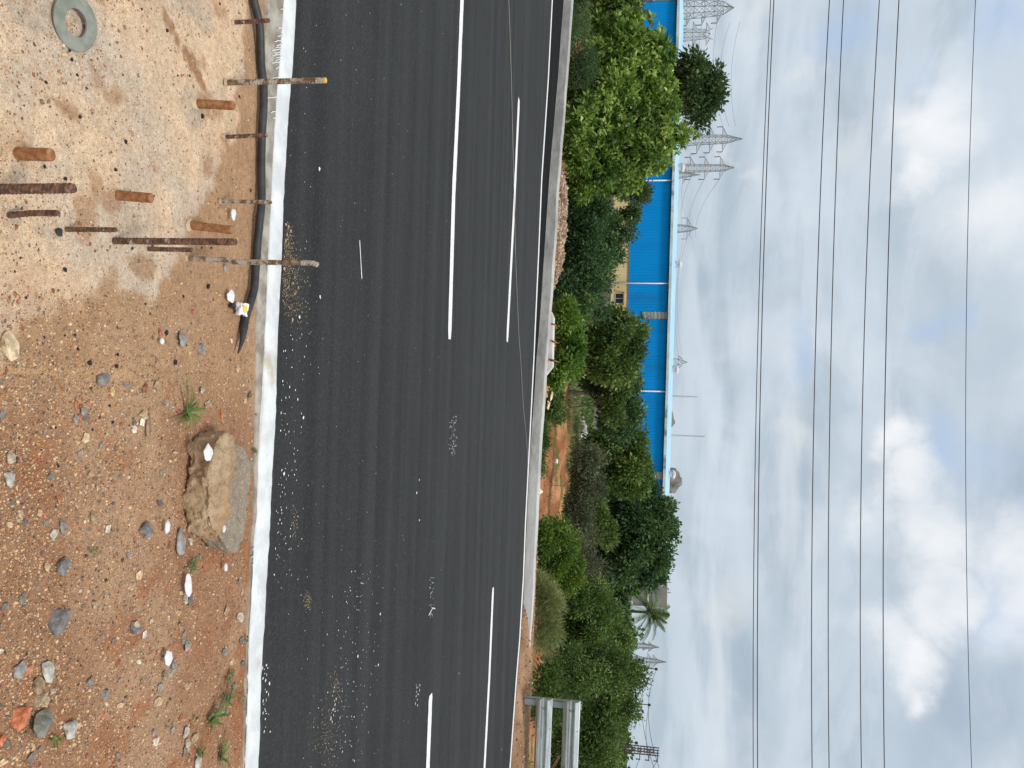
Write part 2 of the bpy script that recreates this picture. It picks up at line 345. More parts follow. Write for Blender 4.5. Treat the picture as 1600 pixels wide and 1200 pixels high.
# far kerb outline
fr_y = [-600, 0, 60, 120, 250, 400, 450, 520, 560, 620, 680, 700, 820, 1000, 1200, 1700]
fr_x = [925, 881, 876, 872, 860, 850, 847, 842, 838, 835, 830, 828.5, 823, 815, 806.5, 786]
FK = [G(x, y, 0) for x, y in zip(fr_x, fr_y)]
FK.insert(0, FK[0]+(FK[0]-FK[1]).normalized()*80); FK.append(FK[-1]+(FK[-1]-FK[-2]).normalized()*80)
fkx = [p.x for p in FK]; fky = [p.y for p in FK]
def far_kerb(x): return np.interp(x, fkx, fky)

# ------------------------------------------------------------------ ground: one sheet to the horizon
def axis(segs):
    out = []
    for a, b_, st in segs: out += list(np.arange(a, b_, st))
    return np.array(out)
gx = axis([(-2.3, 2.3, .0125)]); gpos = axis([(2.3, 14, .12), (14, 34, .4)]); far = 34*1.12**np.arange(1, 42)
gpos = np.concatenate([gpos, far]); gx = np.concatenate([-gpos[::-1], gx, gpos])
gy = np.concatenate([-np.array([900, 300, 100, 30, 10, 4, 2, 1])[:], np.arange(-.5, .8, .1), np.arange(.8, 4.1, .0125), np.arange(4.1, 13, .5), np.arange(13, 24, .1), np.arange(24, 45, .2), np.arange(45, 70, .5), 70*1.06**np.arange(0, 66)])
X, Y = np.meshgrid(gx, gy)
prof_y = [0, 13, 13.9, 16, 20, 30, 40, 50, 65, 90, 300, 4000]; prof_z = [-.35, -.35, -.1, -.45, -1.0, -1.85, -2.3, -2.65, -3.1, -3.7, -4.5, -4.5]
def land_z(x, y):
    dy = y-(far_kerb(x)-13.6)*np.clip(1-(y-14)/40, 0, 1)
    z = np.interp(dy, prof_y, prof_z)
    bump_ = (vnoise(x*.35+5, y*.35+9, 4)-.5)*sstep(14.5, 22, y)*.7*(1-sstep(200, 600, y)) + (vnoise(x*2+5, y*2+9, 3)-.5)*sstep(13.9, 15, y)*.22*(1-sstep(60, 90, y))+(vnoise(x*6+15, y*3+9, 3)-.5)*sstep(13.9, 16, y)*.10*(1-sstep(35, 50, y))
    return z+bump_
def line_y(px0, py0, px1, py1):  # slab edge on the verge as Y(X)
    a = G(px0, py0, KT); b_ = G(px1, py1, KT); return a, b_
E0, E1 = line_y(0, 573, 210, 586)
def verge_z(x, y):
    z = KT-.006 + (vnoise(x*3, y*3, 5)-.5)*.022 + (vnoise(x*14, y*14, 4)-.5)*.010*cemw(x, y, 1)
    xe = np.interp(y, [E0.y, E1.y], [E0.x, E1.x])
    step = sstep(.012, -.004, x-xe)*sstep(E1.y+.25, E1.y-.1, y)*.012
    return z+step-.006
# cement spread outline (photo pixels on the verge)
CEM = [(-60, 560), (0, 560), (60, 500), (130, 478), (175, 440), (190, 470), (240, 472), (262, 430), (285, 395), (310, 350), (330, 310), (360, 240), (380, 200), (388, 120), (392, 0), (400, -200), (440, -900), (-900, -900), (-900, 560)]
CP = np.array([[G(a, b_, KT).x, G(a, b_, KT).y] if a > -300 else [-6 if b_ < 0 else -.15, -.2] for a, b_ in CEM])
def poly_sd(x, y, P):   # signed distance, + inside
    d = np.full(x.shape, 1e9); ins = np.zeros(x.shape, bool)
    for i in range(len(P)):
        ax, ay = P[i]; bx, by = P[(i+1) % len(P)]
        t_ = np.clip(((x-ax)*(bx-ax)+(y-ay)*(by-ay))/((bx-ax)**2+(by-ay)**2+1e-9), 0, 1)
        d = np.minimum(d, np.hypot(x-ax-t_*(bx-ax), y-ay-t_*(by-ay)))
        c_ = ((ay > y) != (by > y)) & (x < (bx-ax)*(y-ay)/(by-ay+1e-12)+ax); ins ^= c_
    return np.where(ins, d, -d)
def cemw(x, y, inv=0):
    sd_ = poly_sd(np.asarray(x, float), np.asarray(y, float), CP)
    w = sstep(-.012, .03, sd_+(vnoise(np.asarray(x)*9, np.asarray(y)*9, 5)-.5)*.16)
    return 1-w if inv else w
near = Y < kerb_mid(X)
Z = np.where(near, 0, land_z(X, Y))
nz = np.zeros_like(X); mN = near & (Y > -2) & (np.abs(X) < 30); nz[mN] = verge_z(X[mN], Y[mN]); nz[near & ~mN] = KT-.01
Z = np.where(near, nz, Z)
under = (~near) & (Y < far_kerb(X)+.12); Z[under] = -.35
# colours
def lin(r, g_, b_): return np.array([((v/255+.055)/1.055)**2.4 if v > 10 else v/255/12.92 for v in (r, g_, b_)])
soilA = lin(176, 143, 115); soilB = lin(160, 122, 94); sandc = lin(178, 146, 114); cemA = lin(218, 192, 162); cemB = lin(200, 184, 166); cemC = lin(208, 174, 142)
C = np.zeros(X.shape+(3,)); n1 = vnoise(X*2.2, Y*2.2, 4)[..., None]; n2 = vnoise(X*7+30, Y*7+3, 5)[..., None]; n3 = vnoise(X*22+3, Y*22+8, 4)[..., None]
redd = lin(160, 106, 74)
so = soilB+(soilA-soilB)*sstep(.35, .65, n1); so = so+(redd-so)*sstep(.54, .72, n2)*.75; so = so*(.85+.3*n3)
sandw = (sstep(.25, -.05, X-np.interp(Y, [E0.y, E1.y], [E0.x, E1.x])))[..., None]; so = so*(1-sandw*.75)+sandc*sandw*.75*(.85+.3*n3)
ce = cemC+(cemA-cemC)*sstep(.35, .6, n1); ce = ce+(cemB-ce)*sstep(.5, .7, vnoise(X*3+50, Y*3+20, 4))[..., None]*.8; ce = ce*(.86+.28*n3)
st = sstep(.64, .74, n2)*.7; ce = ce*(1-st)+lin(172, 132, 98)*st
def stain(lst, col_, k):
    global ce
    for px, py, rx, ry in lst:
        c0 = G(px, py, KT); s0 = (c0-cam.matrix_world.translation).length/FPX; el_ = .55
        d_ = np.hypot((X-c0.x)/(ry*s0), (Y-c0.y)/(rx*s0/el_))+(vnoise(X*16, Y*16, 4)-.5)*1.3
        w_ = sstep(1.15, .55, d_)[..., None]*k; ce = ce*(1-w_)+col_*ce.mean(axis=(0, 1))/.4*w_*0+col_*w_
stain([(222, 415, 22, 16), (235, 430, 10, 8), (172, 312, 14, 18), (330, 255, 9, 22), (100, 165, 18, 9), (112, 180, 10, 8)], lin(170, 136, 106), .8)
stain([(262, 22, 4, 12), (272, 42, 4, 9), (282, 62, 4, 9), (296, 82, 5, 9), (307, 98, 7, 12), (316, 118, 5, 11), (323, 136, 4, 8)], lin(158, 118, 86), .9)
stain([(308, 172, 18, 26), (30, 272, 16, 22), (310, 15, 26, 26), (50, 18, 26, 30), (20, 335, 10, 14), (70, 362, 16, 8), (180, 378, 8, 10)], lin(176, 164, 150), .6)
cw = np.zeros(X.shape); cw[mN] = cemw(X[mN], Y[mN]); cw = cw[..., None]
C = so*(1-cw)+ce*cw
edge = (np.exp(-((X-np.interp(Y, [E0.y, E1.y], [E0.x, E1.x])-.004)/.011)**2)*(Y < E1.y)*(vnoise(X*8, Y*8, 3) > .38))[..., None]*near[..., None]
C = C*(1-edge*.6)+lin(205, 170, 125)*edge*.6
g_w = (vnoise(X*.5+7, Y*.5+1, 5)+.12*(X < -3))
red1, red2, grn, dgr, gry = lin(190, 138, 98), lin(152, 96, 64), lin(84, 98, 48), lin(52, 62, 34), lin(120, 105, 90)
fl = red2+(red1-red2)*sstep(.35, .6, vnoise(X*.6, Y*.25, 5))[..., None]
gm = sstep(.50, .62, g_w)[..., None]; fl = fl*(1-gm*.8)+grn*gm*.8
fg = sstep(46, 53, Y+(vnoise(X*.3, Y*.1, 3)-.5)*6)[..., None]; fl = fl*(1-fg)+(dgr+(grn-dgr)*n1)*fg
rb = sstep(-2.6, -3.8, X)[..., None]*sstep(40, 22, Y)[..., None]; fl = fl*(1-rb*.7)+dgr*rb*.7
rr = np.maximum(sstep(3.3, 4.6, X)*sstep(30, 20, Y), sstep(2.0, 3.0, X)*sstep(20, 16, Y))[..., None]; fl = fl*(1-rr*.8)+lin(98, 104, 62)*rr*.8
fl = fl*(.72+.56*n2)*(.8+.4*n3)
C = np.where((Y > far_kerb(X))[..., None], fl, C)
ny, nx = X.shape; idx = np.arange(nx*ny).reshape(ny, nx)
F = np.stack([idx[:-1, :-1], idx[:-1, 1:], idx[1:, 1:], idx[1:, :-1]], -1).reshape(-1, 4)
ground = np_mesh('ground', np.stack([X, Y, Z], -1).reshape(-1, 3), F, MAT['soil'], tint=C.reshape(-1, 3), smooth=True)
tag(ground, kind='structure')

# ------------------------------------------------------------------ road and markings
def strip(a, b_, za=0, zb=None):
    zb = za if zb is None else zb; m = MB(); n = len(a)
    m.add([(p.x, p.y, za) for p in a]+[(p.x, p.y, zb) for p in b_], [(i, i+1, n+i+1, n+i) for i in range(n-1)]); return m
xs = [-300, -80, -40, -20] + list(np.arange(-14, 14.1, .5)) + [20, 40, 80, 300]
ra = [Vector((x, float(kerb_mid(x)), 0)) for x in xs]; rbb = [Vector((x, float(far_kerb(x))+.05, 0)) for x in xs]
m = strip(ra, rbb, 0); m.f = [f[::1] for f in m.f]; road = m.build('road', MAT['asphalt']); tag(road, kind='structure')
def dense(pts, n=12):
    out = []
    for a, b_ in zip(pts[:-1], pts[1:]):
        for k in range(n): out.append(a.lerp(b_, k/n))
    return out+[pts[-1]]
def marking(name, pix, w, z=.004, seed=0, mat='paint', fade=0):
    P = dense([G(x, y, z) for x, y in pix], 14); L = []; R_ = []
    rnd = random.Random(seed)
    for i, p in enumerate(P):
        d = (P[min(i+1, len(P)-1)]-P[max(i-1, 0)]).normalized(); n = Vector((-d.y, d.x, 0))
        ww = w/2*(1+rnd.uniform(-.06, .06))
        if i in (0, len(P)-1): ww *= .72
        L.append(p+n*ww); R_.append(p-n*ww)
    o = strip(R_, L, z).build(name, MAT[mat], road); return o
marking('lane_marking', [(732, -260), (722, 0), (716, 150), (709, 300), (702.5, 530)], .125, seed=1)
marking('lane_marking', [(673, 1085), (668.5, 1200), (662, 1400)], .12, seed=2)
marking('lane_marking', [(811, 154), (803, 330), (792.5, 534)], .15, seed=3)
marking('lane_marking', [(770.5, 918), (764.5, 1060), (757, 1200), (748, 1400)], .13, seed=4)
EL = [(890, -500), (863, 0), (860, 60), (857, 120), (846.5, 280), (841.5, 400), (836, 520), (834.3, 560), (827.6, 690), (821, 820), (818, 900), (812, 1000), (807, 1060), (797, 1200), (774, 1600)]
marking('edge_line', EL, .13, seed=5)
# darker fresh asphalt between edge line and far kerb
sa = [G(x+1.4, y, .003) for x, y in EL if y < 720]; sb = [Vector((p.x, float(far_kerb(p.x))-.02, .003)) for p in sa]
o = strip(sa, sb, .003).build('gutter_strip', MAT['asphalt_new'], road)
# paint specks and splashes
def specks():
    V = []; F = []
    rnd = random.Random(5)
    used = {}
    def one(px, py, sx, sy):
        g0 = G(px, py, 0); r0 = max(sx, sy)*1.25; ky, kx = int(g0.y/.04), int(g0.x/.04)
        if any((g0.x-a_)**2+(g0.y-b_)**2 < (r0+c0_)**2 for i_ in (-1, 0, 1) for j_ in (-1, 0, 1) for a_, b_, c0_ in used.get((kx+i_, ky+j_), ())): return
        used.setdefault((kx, ky), []).append((g0.x, g0.y, r0))
        c_ = G(px, py, .0035); n = rnd.randint(4, 6); k = len(V); a0 = rnd.random()*6; zq = .0045+(len(F) % 7)*6e-5
        for j in range(n):
            a = a0+2*math.pi*j/n; r = rnd.uniform(.6, 1.2); V.append((c_.x+math.cos(a)*sx*r, c_.y+math.sin(a)*sy*r, zq))
        F.append(tuple(range(k, k+n)))
    for _ in range(210): one(rnd.uniform(440, 840), rnd.uniform(0, 1200), rnd.uniform(.0015, .005), rnd.uniform(.002, .005))
    for _ in range(110):
        y = rnd.uniform(520, 920); one(np.interp(y, rows, front)+6+abs(rnd.gauss(0, 22)), y, rnd.uniform(.002, .008), rnd.uniform(.002, .006))
    for _ in range(150):
        y = rnd.uniform(890, 1190); x = 560-(y-900)*.08+rnd.gauss(0, 20); one(x, y, rnd.uniform(.002, .007), rnd.uniform(.002, .007))
    for _ in range(70): one(707+rnd.gauss(0, 2.5), rnd.uniform(650, 712), rnd.uniform(.004, .014), rnd.uniform(.004, .01))
    for _ in range(50): one(674+rnd.gauss(0, 2), rnd.uniform(900, 965), rnd.uniform(.004, .012), rnd.uniform(.003, .008))
    for _ in range(34): one(652+rnd.gauss(0, 2), rnd.uniform(1070, 1102), rnd.uniform(.006, .018), rnd.uniform(.004, .012))
    for _ in range(46):
        y = rnd.uniform(1070, 1134); one(np.interp(y, [1070, 1095, 1134], [521, 524, 517])+rnd.gauss(0, 1.3), y, rnd.uniform(.006, .016), rnd.uniform(.003, .008))
    for _ in range(60): one(415+rnd.gauss(0, 2.5), rnd.uniform(1035, 1145), rnd.uniform(.003, .012), rnd.uniform(.003, .009))
    for x, y in ((655, 813), (651, 770), (655, 750), (594, 959), (591, 1039), (444, 740), (468, 496), (474, 652), (559, 1025), (500, 464), (784, 1171), (717, 1052), (499, 264)):
        one(x, y, .012, .012)
    m = MB(); m.v = V; m.f = F; return m
o = specks().build('paint_speck', MAT['speck'], road); tag(o, kind='stuff')
# sand spilled on the road by the kerb
def spill(lst, name, mat):
    m = MB(); rnd = random.Random(9); used = {}
    for px, py, w, h, k in lst:
        for _ in range(k):
            zq = .0015+(len(m.f) % 7)*6e-5; x = rnd.gauss(px, w); y = rnd.gauss(py, h)
            if x < np.interp(y, rows, front)+1.5: continue
            c_ = G(x, y, .003); n = 5; a0 = rnd.random()*6; kx, ky = int(c_.x/.04), int(c_.y/.04)
            s = rnd.choice([.0015, .002, .003, .004, .005, .010 if px < 460 else .003])
            if any((c_.x-a_)**2+(c_.y-b_)**2 < (s*1.15+r_)**2 for i_ in (-1, 0, 1) for j_ in (-1, 0, 1) for a_, b_, r_ in used.get((kx+i_, ky+j_), ())): continue
            used.setdefault((kx, ky), []).append((c_.x, c_.y, s*1.15))
            m.add([(c_.x+math.cos(a0+6.283*j/n)*s*rnd.uniform(.6, 1.5), c_.y+math.sin(a0+6.283*j/n)*s*rnd.uniform(.6, 1.5), zq) for j in range(n)], [tuple(range(n))])
    return m.build(name, mat, road)
MAT['sand'] = mk('spilled_sand', (.24, .17, .10), (.40, .29, .17), 40, 1)
o = spill([(452, 365, 3, 8, 170), (450, 395, 4, 14, 380), (452, 425, 7, 25, 420), (462, 450, 10, 30, 300), (447, 455, 3, 14, 160), (512, 1150, 12, 30, 260), (481, 940, 3, 7, 160), (525, 1075, 5, 12, 100), (461, 812, 2, 14, 60)], 'spilled_sand', MAT['sand']); tag(o, kind='stuff')
o = marking('scuff_mark', [(562, 375), (564, 410), (565.5, 436)], .012, .0032, 8, 'speck')
o = marking('scuff_mark', [(670, 962), (676, 950), (680, 951)], .010, .0032, 9, 'speck')

# ------------------------------------------------------------------ kerbs
def resample(L, n_per=10): return dense(L, n_per)
def kerb_solid(B, Fr, z0, z1, dz_seed, wob=.006):
    m = MB(); n = len(B); rnd = random.Random(dz_seed); k = 0
    sec = []
    for i, (b_, f_) in enumerate(zip(B, Fr)):
        w = mnoise.noise(Vector((b_.x*3, 1.7*dz_seed, 0)))*wob; w2 = mnoise.noise(Vector((b_.x*23, 4.7*dz_seed, 0)))*wob
        d = (f_-b_).normalized()*.012
        sec.append([(b_.x, b_.y+w2, z0), (b_.x, b_.y+w2, z1+w-.004), (b_.x+d.x, b_.y+d.y+w2, z1+w), (f_.x-d.x*1.3, f_.y-d.y*1.3+w2, z1+w), (f_.x-d.x*.3, f_.y-d.y*.3+w2, z1+w-.006), (f_.x, f_.y+w2, z1+w-.02), (f_.x, f_.y+w2, z0)])
    vs = [p for s in sec for p in s]; K = 7; fs = []
    for i in range(n-1):
        for j in range(K-1): fs.append((i*K+j, (i+1)*K+j, (i+1)*K+j+1, i*K+j+1))
    m.add(vs, fs); return m
near_kerb = kerb_solid(resample(KB, 14), resample(KF, 14), -.2, KT, 3).build('kerb', MAT['kerbpaint'], smooth=True); tag(near_kerb, kind='structure')
gb = [p.copy() for p in KG]; kb2 = [p+Vector((0, .012, 0)) for p in KB]
o = kerb_solid(resample(gb, 14), resample(kb2, 14), -.2, KT-.005, 5, .005).build('kerb_backing', MAT['kerbgrey'], near_kerb, smooth=True)
# whitewash runs over the cement backing, near the left end
m = MB(); rnd = random.Random(3)
for y0 in (42, 54, 62, 68, 72, 76, 80, 84, 88, 92, 96, 104, 120, 151, 173, 182, 12, 855, 868, 880):
    if y0 > 800: x0 = np.interp(y0, rows, back); ln = rnd.uniform(2, 5)
    else: x0 = np.interp(y0, rows, back)+1; ln = rnd.uniform(6, 16) if y0 not in (151,) else 22
    pts = [(x0-ln*k/6, y0+rnd.uniform(-.8, .8)+k*.5) for k in range(7)]
    for (xa, ya), (xb, yb) in zip(pts[:-1], pts[1:]):
        a = G(xa, ya, KT+.002); c_ = G(xb, yb, KT+.002); m.bar(a, c_, .0032)
m.build('whitewash_run', MAT['flake'], near_kerb)

fB = [Vector((x, float(far_kerb(x)), 0)) for x in xs[2:-2]]
fK2 = [p+Vector((0, .22, 0)) for p in fB]
fkm = MB(); sec = []
for i, p in enumerate(dense(fB, 5)):
    h = float(np.interp(p.x, [-8, -6, -3, 0, 2, 4, 8], [.17, .17, .175, .165, .16, .15, .15])) + mnoise.noise(Vector((p.x*1.3, 7, 0)))*.012
    y = p.y+mnoise.noise(Vector((p.x*2, 3, 0)))*.012
    sec += [(p.x, y, -.3), (p.x, y, h-.015), (p.x, y+.015, h), (p.x, y+.25, h), (p.x, y+.27, h-.02), (p.x, y+.27, -.6)]
n = len(sec)//6; fkm.add(sec, [(i*6+j, i*6+j+1, (i+1)*6+j+1, (i+1)*6+j) for i in range(n-1) for j in range(5)])
far_k = fkm.build('kerb', MAT['farkerb'], smooth=False); tag(far_k, kind='structure')

# soil heaped against the far kerb on the right
sx_ = np.arange(1.9, 14, .06); m_v = []; m_c = []
ex = np.array([G(x, y, 0).x for x, y in EL]); ey = np.array([G(x, y, 0).y for x, y in EL])
NN = 14
for x in sx_:
    y0 = float(np.interp(x, ex, ey))+.10; y1 = float(far_kerb(x))+.2
    grow = float(sstep(1.9, 2.7, x)); y0 = y1+(y0+(.25*(1-sstep(2.6, 4.0, x)))-y1)*max(grow, .08)
    for j in range(NN):
        s = j/(NN-1); y = y0+(y1-y0)*s
        z = (.165*grow)*math.sin(min(1, s*1.25)*math.pi/2)+ (mnoise.noise(Vector((x*4, y*6, 2)))*.02+mnoise.noise(Vector((x*12, y*14, 2)))*.012)*math.sin(s*math.pi)*grow + .002
        m_v.append((x, y, z))
        k_ = .5+.5*mnoise.noise(Vector((x*1.5, y*5, 6))); k2 = .5+.5*mnoise.noise(Vector((x*6, y*8, 1)))
        m_c.append((lin(172, 142, 114)*(1-k_)+lin(140, 106, 80)*k_)*(.7+.6*k2))
n = len(sx_); ii = np.arange(n*NN).reshape(n, NN)
F = np.stack([ii[:-1, :-1], ii[1:, :-1], ii[1:, 1:], ii[:-1, 1:]], -1).reshape(-1, 4)
o = np_mesh('soil_bank', m_v, F, MAT['soil'], tint=np.array(m_c), smooth=True); tag(o, kind='structure')

rg = np.random.default_rng(77); vv = np.array(m_v); ns = 2600; q0 = vv[rg.integers(0, len(vv), ns)]+np.c_[rg.uniform(-.03, .03, ns), rg.uniform(-.03, .03, ns), np.zeros(ns)]
oc = np.array([[1,0,0],[0,1,0],[-1,0,0],[0,-1,0],[0,0,.8],[0,0,-.8]], float); of = np.array([[0,1,4],[1,2,4],[2,3,4],[3,0,4],[1,0,5],[2,1,5],[3,2,5],[0,3,5]])
sz = rg.lognormal(math.log(.008), .5, ns).clip(.003, .03); Vg = (oc[None]*sz[:, None, None]*rg.uniform(.6, 1.4, (ns, 6, 1))+q0[:, None]).reshape(-1, 3)
pl_ = np.array([lin(*q) for q in ((190, 165, 138), (120, 90, 66), (214, 198, 176), (150, 112, 80), (90, 72, 58))]); cc = pl_[rg.integers(0, 5, ns)]
m, t, b = mat_base('bank_grit_mat'); a = N(t, 'ShaderNodeAttribute', attribute_name='tint'); wire(t, a, b); b.inputs['Roughness'].default_value = .95
tag(np_mesh('grit', Vg, (of[None]+(np.arange(ns)*6)[:, None, None]).reshape(-1, 3), m, tint=np.repeat(cc, 6, 0)), kind='stuff')

# thin loose wire lying on the road
pl = [(791, -150), (795, 0), (797, 60), (799, 120), (802, 250), (805.5, 400), (810.5, 520), (813.5, 560), (818, 640), (822.5, 680), (824.5, 722)]
m = MB(); m.tube(dense([G(x, y, .012) for x, y in pl], 6), .003, 6); o = m.build('loose_wire', mk('pale_wire', (.30, .27, .24), (.4, .38, .34), 5, .6))
tag(o, 'thin pale loose wire lying along the far lane of the asphalt road', 'wire')

# ------------------------------------------------------------------ rebar, dowels, hose, washer
def ribbed(m, P, r, ribs=True):
    P = [Vector(p) for p in P]; L = sum((b_-a).length for a, b_ in zip(P[:-1], P[1:])); n = max(24, int(L/.0025))
    pts = []; rad = []
    cum_ = [0]
    for a, b_ in zip(P[:-1], P[1:]): cum_.append(cum_[-1]+(b_-a).length)
    for i in range(n+1):
        s = L*i/n; k = max(j for j in range(len(P)-1) if cum_[j] <= s+1e-9); tt = (s-cum_[k])/(cum_[k+1]-cum_[k])
        pts.append(P[k].lerp(P[k+1], min(tt, 1))); rad.append(r*(1+0) * (1+.05*mnoise.noise(Vector((s*40, r*900, 3)))))
    rad[-1] *= .8
    k0 = len(m.v); NS = 16; m.tube(pts, rad, NS)
    if ribs:          # rolled helical ribs and two long seams
        for i in range(n+1):
            s_ = L*i/n; c0 = pts[i]
            for j in range(NS):
                th = 2*math.pi*j/NS; w = math.sin(2*math.pi*s_/.0115+2*th); k = 1+(.16*max(0, w)**2)+.05*(j % 8 == 0)
                q = Vector(m.v[k0+i*NS+j]); m.v[k0+i*NS+j] = tuple(c0+(q-c0)*k)
def pin(name, b0, tip, wpx, mat, label, cat, ribs=True, mids=(), group=None, tipmat=None):
    B = G(b0[0], b0[1], KT-.008); T = Q(tip[0], tip[1], B.y)
    r = wpx/FPX*(T-cam.matrix_world.translation).length*math.cos(0)/2
    P = [B+Vector((0, 0, -.03))]+[B]+[Q(a, c_, B.y+dy) for a, c_, dy in mids]+[T]
    root = empty(name, B, label, cat, group); m = MB(); ribbed(m, P, r, ribs); m.build('bar', MAT[mat], root, smooth=False if ribs else True)
    # cement collar at its foot
    c2 = MB(); ring = []
    for j in range(14):
        a = 2*math.pi*j/14; rr = r*random.uniform(1.3, 1.8); ring.append((B.x+math.cos(a)*rr, B.y+math.sin(a)*rr, KT-.012))
    top = [(B.x+math.cos(2*math.pi*j/14)*r*1.12, B.y+math.sin(2*math.pi*j/14)*r*1.05, KT-.001) for j in range(14)]
    c2.add(ring+top, [(j, (j+1) % 14, 14+(j+1) % 14, 14+j) for j in range(14)]); c2.build('cement_collar', MAT['collar'], root, smooth=True)
    if tipmat:
        c3 = MB(); d = (P[-1]-P[-2]).normalized(); c3.tube([T-d*.002, T+d*.006], r*1.02, 12); c3.build('cap', MAT[tipmat], root)
    return root
MAT['collar'] = mk('cement_collar', (.44, .34, .22), (.56, .45, .31), 40, .95)
GR = 'rusty reinforcement bars sticking out of the ground'; GD = 'thick rusty steel dowels set in the cement'
pin('rebar', (365, 35), (421, 32), 5.5, 'rust_dk', 'short thin rusty bar against the black hose, nearest the top edge of the photo', 'rebar', group=GR)
pin('rebar', (354, 129), (507, 125.5), 7.5, 'rust_gr', 'tall straight rusty bar with a yellow tip rising in front of the white kerb', 'rebar', group=GR, tipmat='yellow')
pin('steel_dowel', (308, 162), (366, 165), 12.5, 'rust', 'thick orange rusty dowel closest to the tall bar with the yellow tip', 'steel dowel', False, group=GD)
pin('rebar', (351, 214), (417, 211), 5.5, 'rust_dk', 'thin rusty bar by the hose between the yellow tipped bar and the cement coated one', 'rebar', group=GR)
pin('steel_dowel', (22, 240), (81, 242), 17, 'rust', 'fattest orange rusty dowel nearest the camera', 'steel dowel', False, group=GD)
pin('steel_dowel', (181, 305), (237, 309.5), 14, 'rust', 'brown dowel in the middle of the cement with a dark patch at its foot', 'steel dowel', False, group=GD)
pin('rebar', (-30, 296), (116, 294), 13, 'rust_dk', 'thick dark brown ribbed bar closest to the camera, cut by the photo edge', 'rebar', group=GR)
pin('rebar', (8, 337), (92, 333), 8, 'rust_dk', 'bent stubby ribbed bar with a cement crust beside the thick dark ribbed bar', 'rebar', group=GR, mids=((50, 333, 0),))
pin('rebar', (100, 358.5), (182, 359), 6.5, 'rust_dk', 'short red brown bar above the black pebble on the cement', 'rebar', group=GR)
pin('rebar', (175, 376.5), (369, 378), 9.5, 'rust_dk', 'long thick dark ribbed bar in the middle of the cluster, half coated with cement', 'rebar', group=GR)
pin('rebar', (229, 389), (301, 390.5), 6.5, 'rust_dk', 'short bar standing right beside the long thick dark bar', 'rebar', group=GR)
pin('steel_dowel', (298, 352), (364, 359.5), 12.5, 'rust', 'leaning orange rusty dowel close to the long dark bar', 'steel dowel', False, group=GD)
pin('rebar', (293, 404), (497, 414), 7.5, 'rust_gr', 'tall crooked twisted bar with a pale bent tip overlapping the kerb and road', 'rebar', group=GR, mids=((355, 406, 0), (362, 409, 0), (488, 411, 0)))
pin('rebar', (345, 314), (424, 316), 5.5, 'rust_gr', 'thin cement coated pale bar by the hose beside a white flake', 'rebar', group=GR)

m = MB(); hp = [(388, -260), (392, -120), (398, 0), (404.5, 40), (409, 90), (411, 130), (410, 200), (409.5, 300), (405, 340), (402.5, 400), (396, 450), (386.5, 490), (379.5, 522), (371.5, 552)]
P = dense([G(x, y, KT+.012) for x, y in hp], 8); nn = len(P); rad = [.0165*(1-.82*max(0, (i/(nn-1)-.90)/.10)) for i in range(nn)]
for i, p in enumerate(P): p.z += .004*math.sin(i*.33)
m.tube(P, rad, 14); o = m.build('hose', MAT['rubber'], smooth=True); tag(o, 'black rubber hose lying along the kerb behind the rusty bars, tapering to a point', 'hose')
# washer
c_ = G(110, 36, KT); m = MB(); n = 56; Ro, Ri, th = .0755, .037, .006; vs = []
for k in range(n):
    a = 2*math.pi*k/n
    for r, z in ((Ro-.0015, 0), (Ro, .0015), (Ro, th-.0015), (Ro-.0015, th), (Ri+.001, th), (Ri, th-.001), (Ri, 0)): vs.append((math.cos(a)*r, math.sin(a)*r, z))
m.add(vs, [(k*7+j, ((k+1) % n)*7+j, ((k+1) % n)*7+(j+1) % 7, k*7+(j+1) % 7) for k in range(n) for j in range(7)])
o = m.build('steel_washer', MAT['washer'], smooth=False); o.location = c_+Vector((0, 0, .014)); o.rotation_euler = (math.radians(7), math.radians(7), .3)
tag(o, 'large grey green flat steel ring washer lying tilted on the pale cement', 'washer')

# ------------------------------------------------------------------ stones
def stone_mesh(seed, flat=.7, npt=16, name='stone'):
    rnd = random.Random(seed); bm = bmesh.new()
    for _ in range(npt):
        v = Vector((rnd.gauss(0, 1), rnd.gauss(0, 1), rnd.gauss(0, 1))).normalized()*rnd.uniform(.8, 1.12); v.z *= flat; bm.verts.new(v*.5)
    r = bmesh.ops.convex_hull(bm, input=bm.verts[:])
    bmesh.ops.delete(bm, geom=[g for g in r['geom_interior'] if isinstance(g, bmesh.types.BMVert)], context='VERTS')
    bmesh.ops.bevel(bm, geom=bm.edges[:], offset=.022, segments=1, affect='EDGES')
    bmesh.ops.triangulate(bm, faces=bm.faces[:]); bmesh.ops.subdivide_edges(bm, edges=bm.edges[:], cuts=1, use_grid_fill=True)
    for v in bm.verts: v.co += v.co.normalized()*mnoise.noise(v.co*5+Vector((seed, 0, 0)))*.045
    me = bpy.data.meshes.new(name); bm.to_mesh(me); bm.free(); me.materials.append(MAT['stone']); return me
SM = [stone_mesh(s, f) for s, f in ((1, .6), (2, .75), (3, .5), (4, .8), (5, .65), (6, .55), (7, .7), (8, .45))]
def stone(name, px, py, wy, wx, rgb, label, k, cat='stone', group=None, rz=0, mat=None, sink=.25):
    """wy: extent along photo rows (world left-right), wx: along photo columns"""
    c_ = G(px, py, KT); D = (c_-cam.matrix_world.translation).length; s = D/FPX
    w = wy*s; el = math.asin((EYE-KT)/D); d = wx*s/(math.sin(el)+.55*math.cos(el)); h = d*.8
    o = bpy.data.objects.new(name, SM[k % 8]); COL.objects.link(o)
    o.scale = (w, d, h); o.rotation_euler = (0, 0, rz); o.color = (*lin(*rgb), 1)
    o.location = (c_.x, c_.y+d*.1, float(verge_z(np.array([c_.x]), np.array([c_.y]))[0])+h*.2)
    if mat: o.material_slots[0].link = 'OBJECT'; o.material_slots[0].material = MAT[mat]
    return tag(o, label, cat, group)
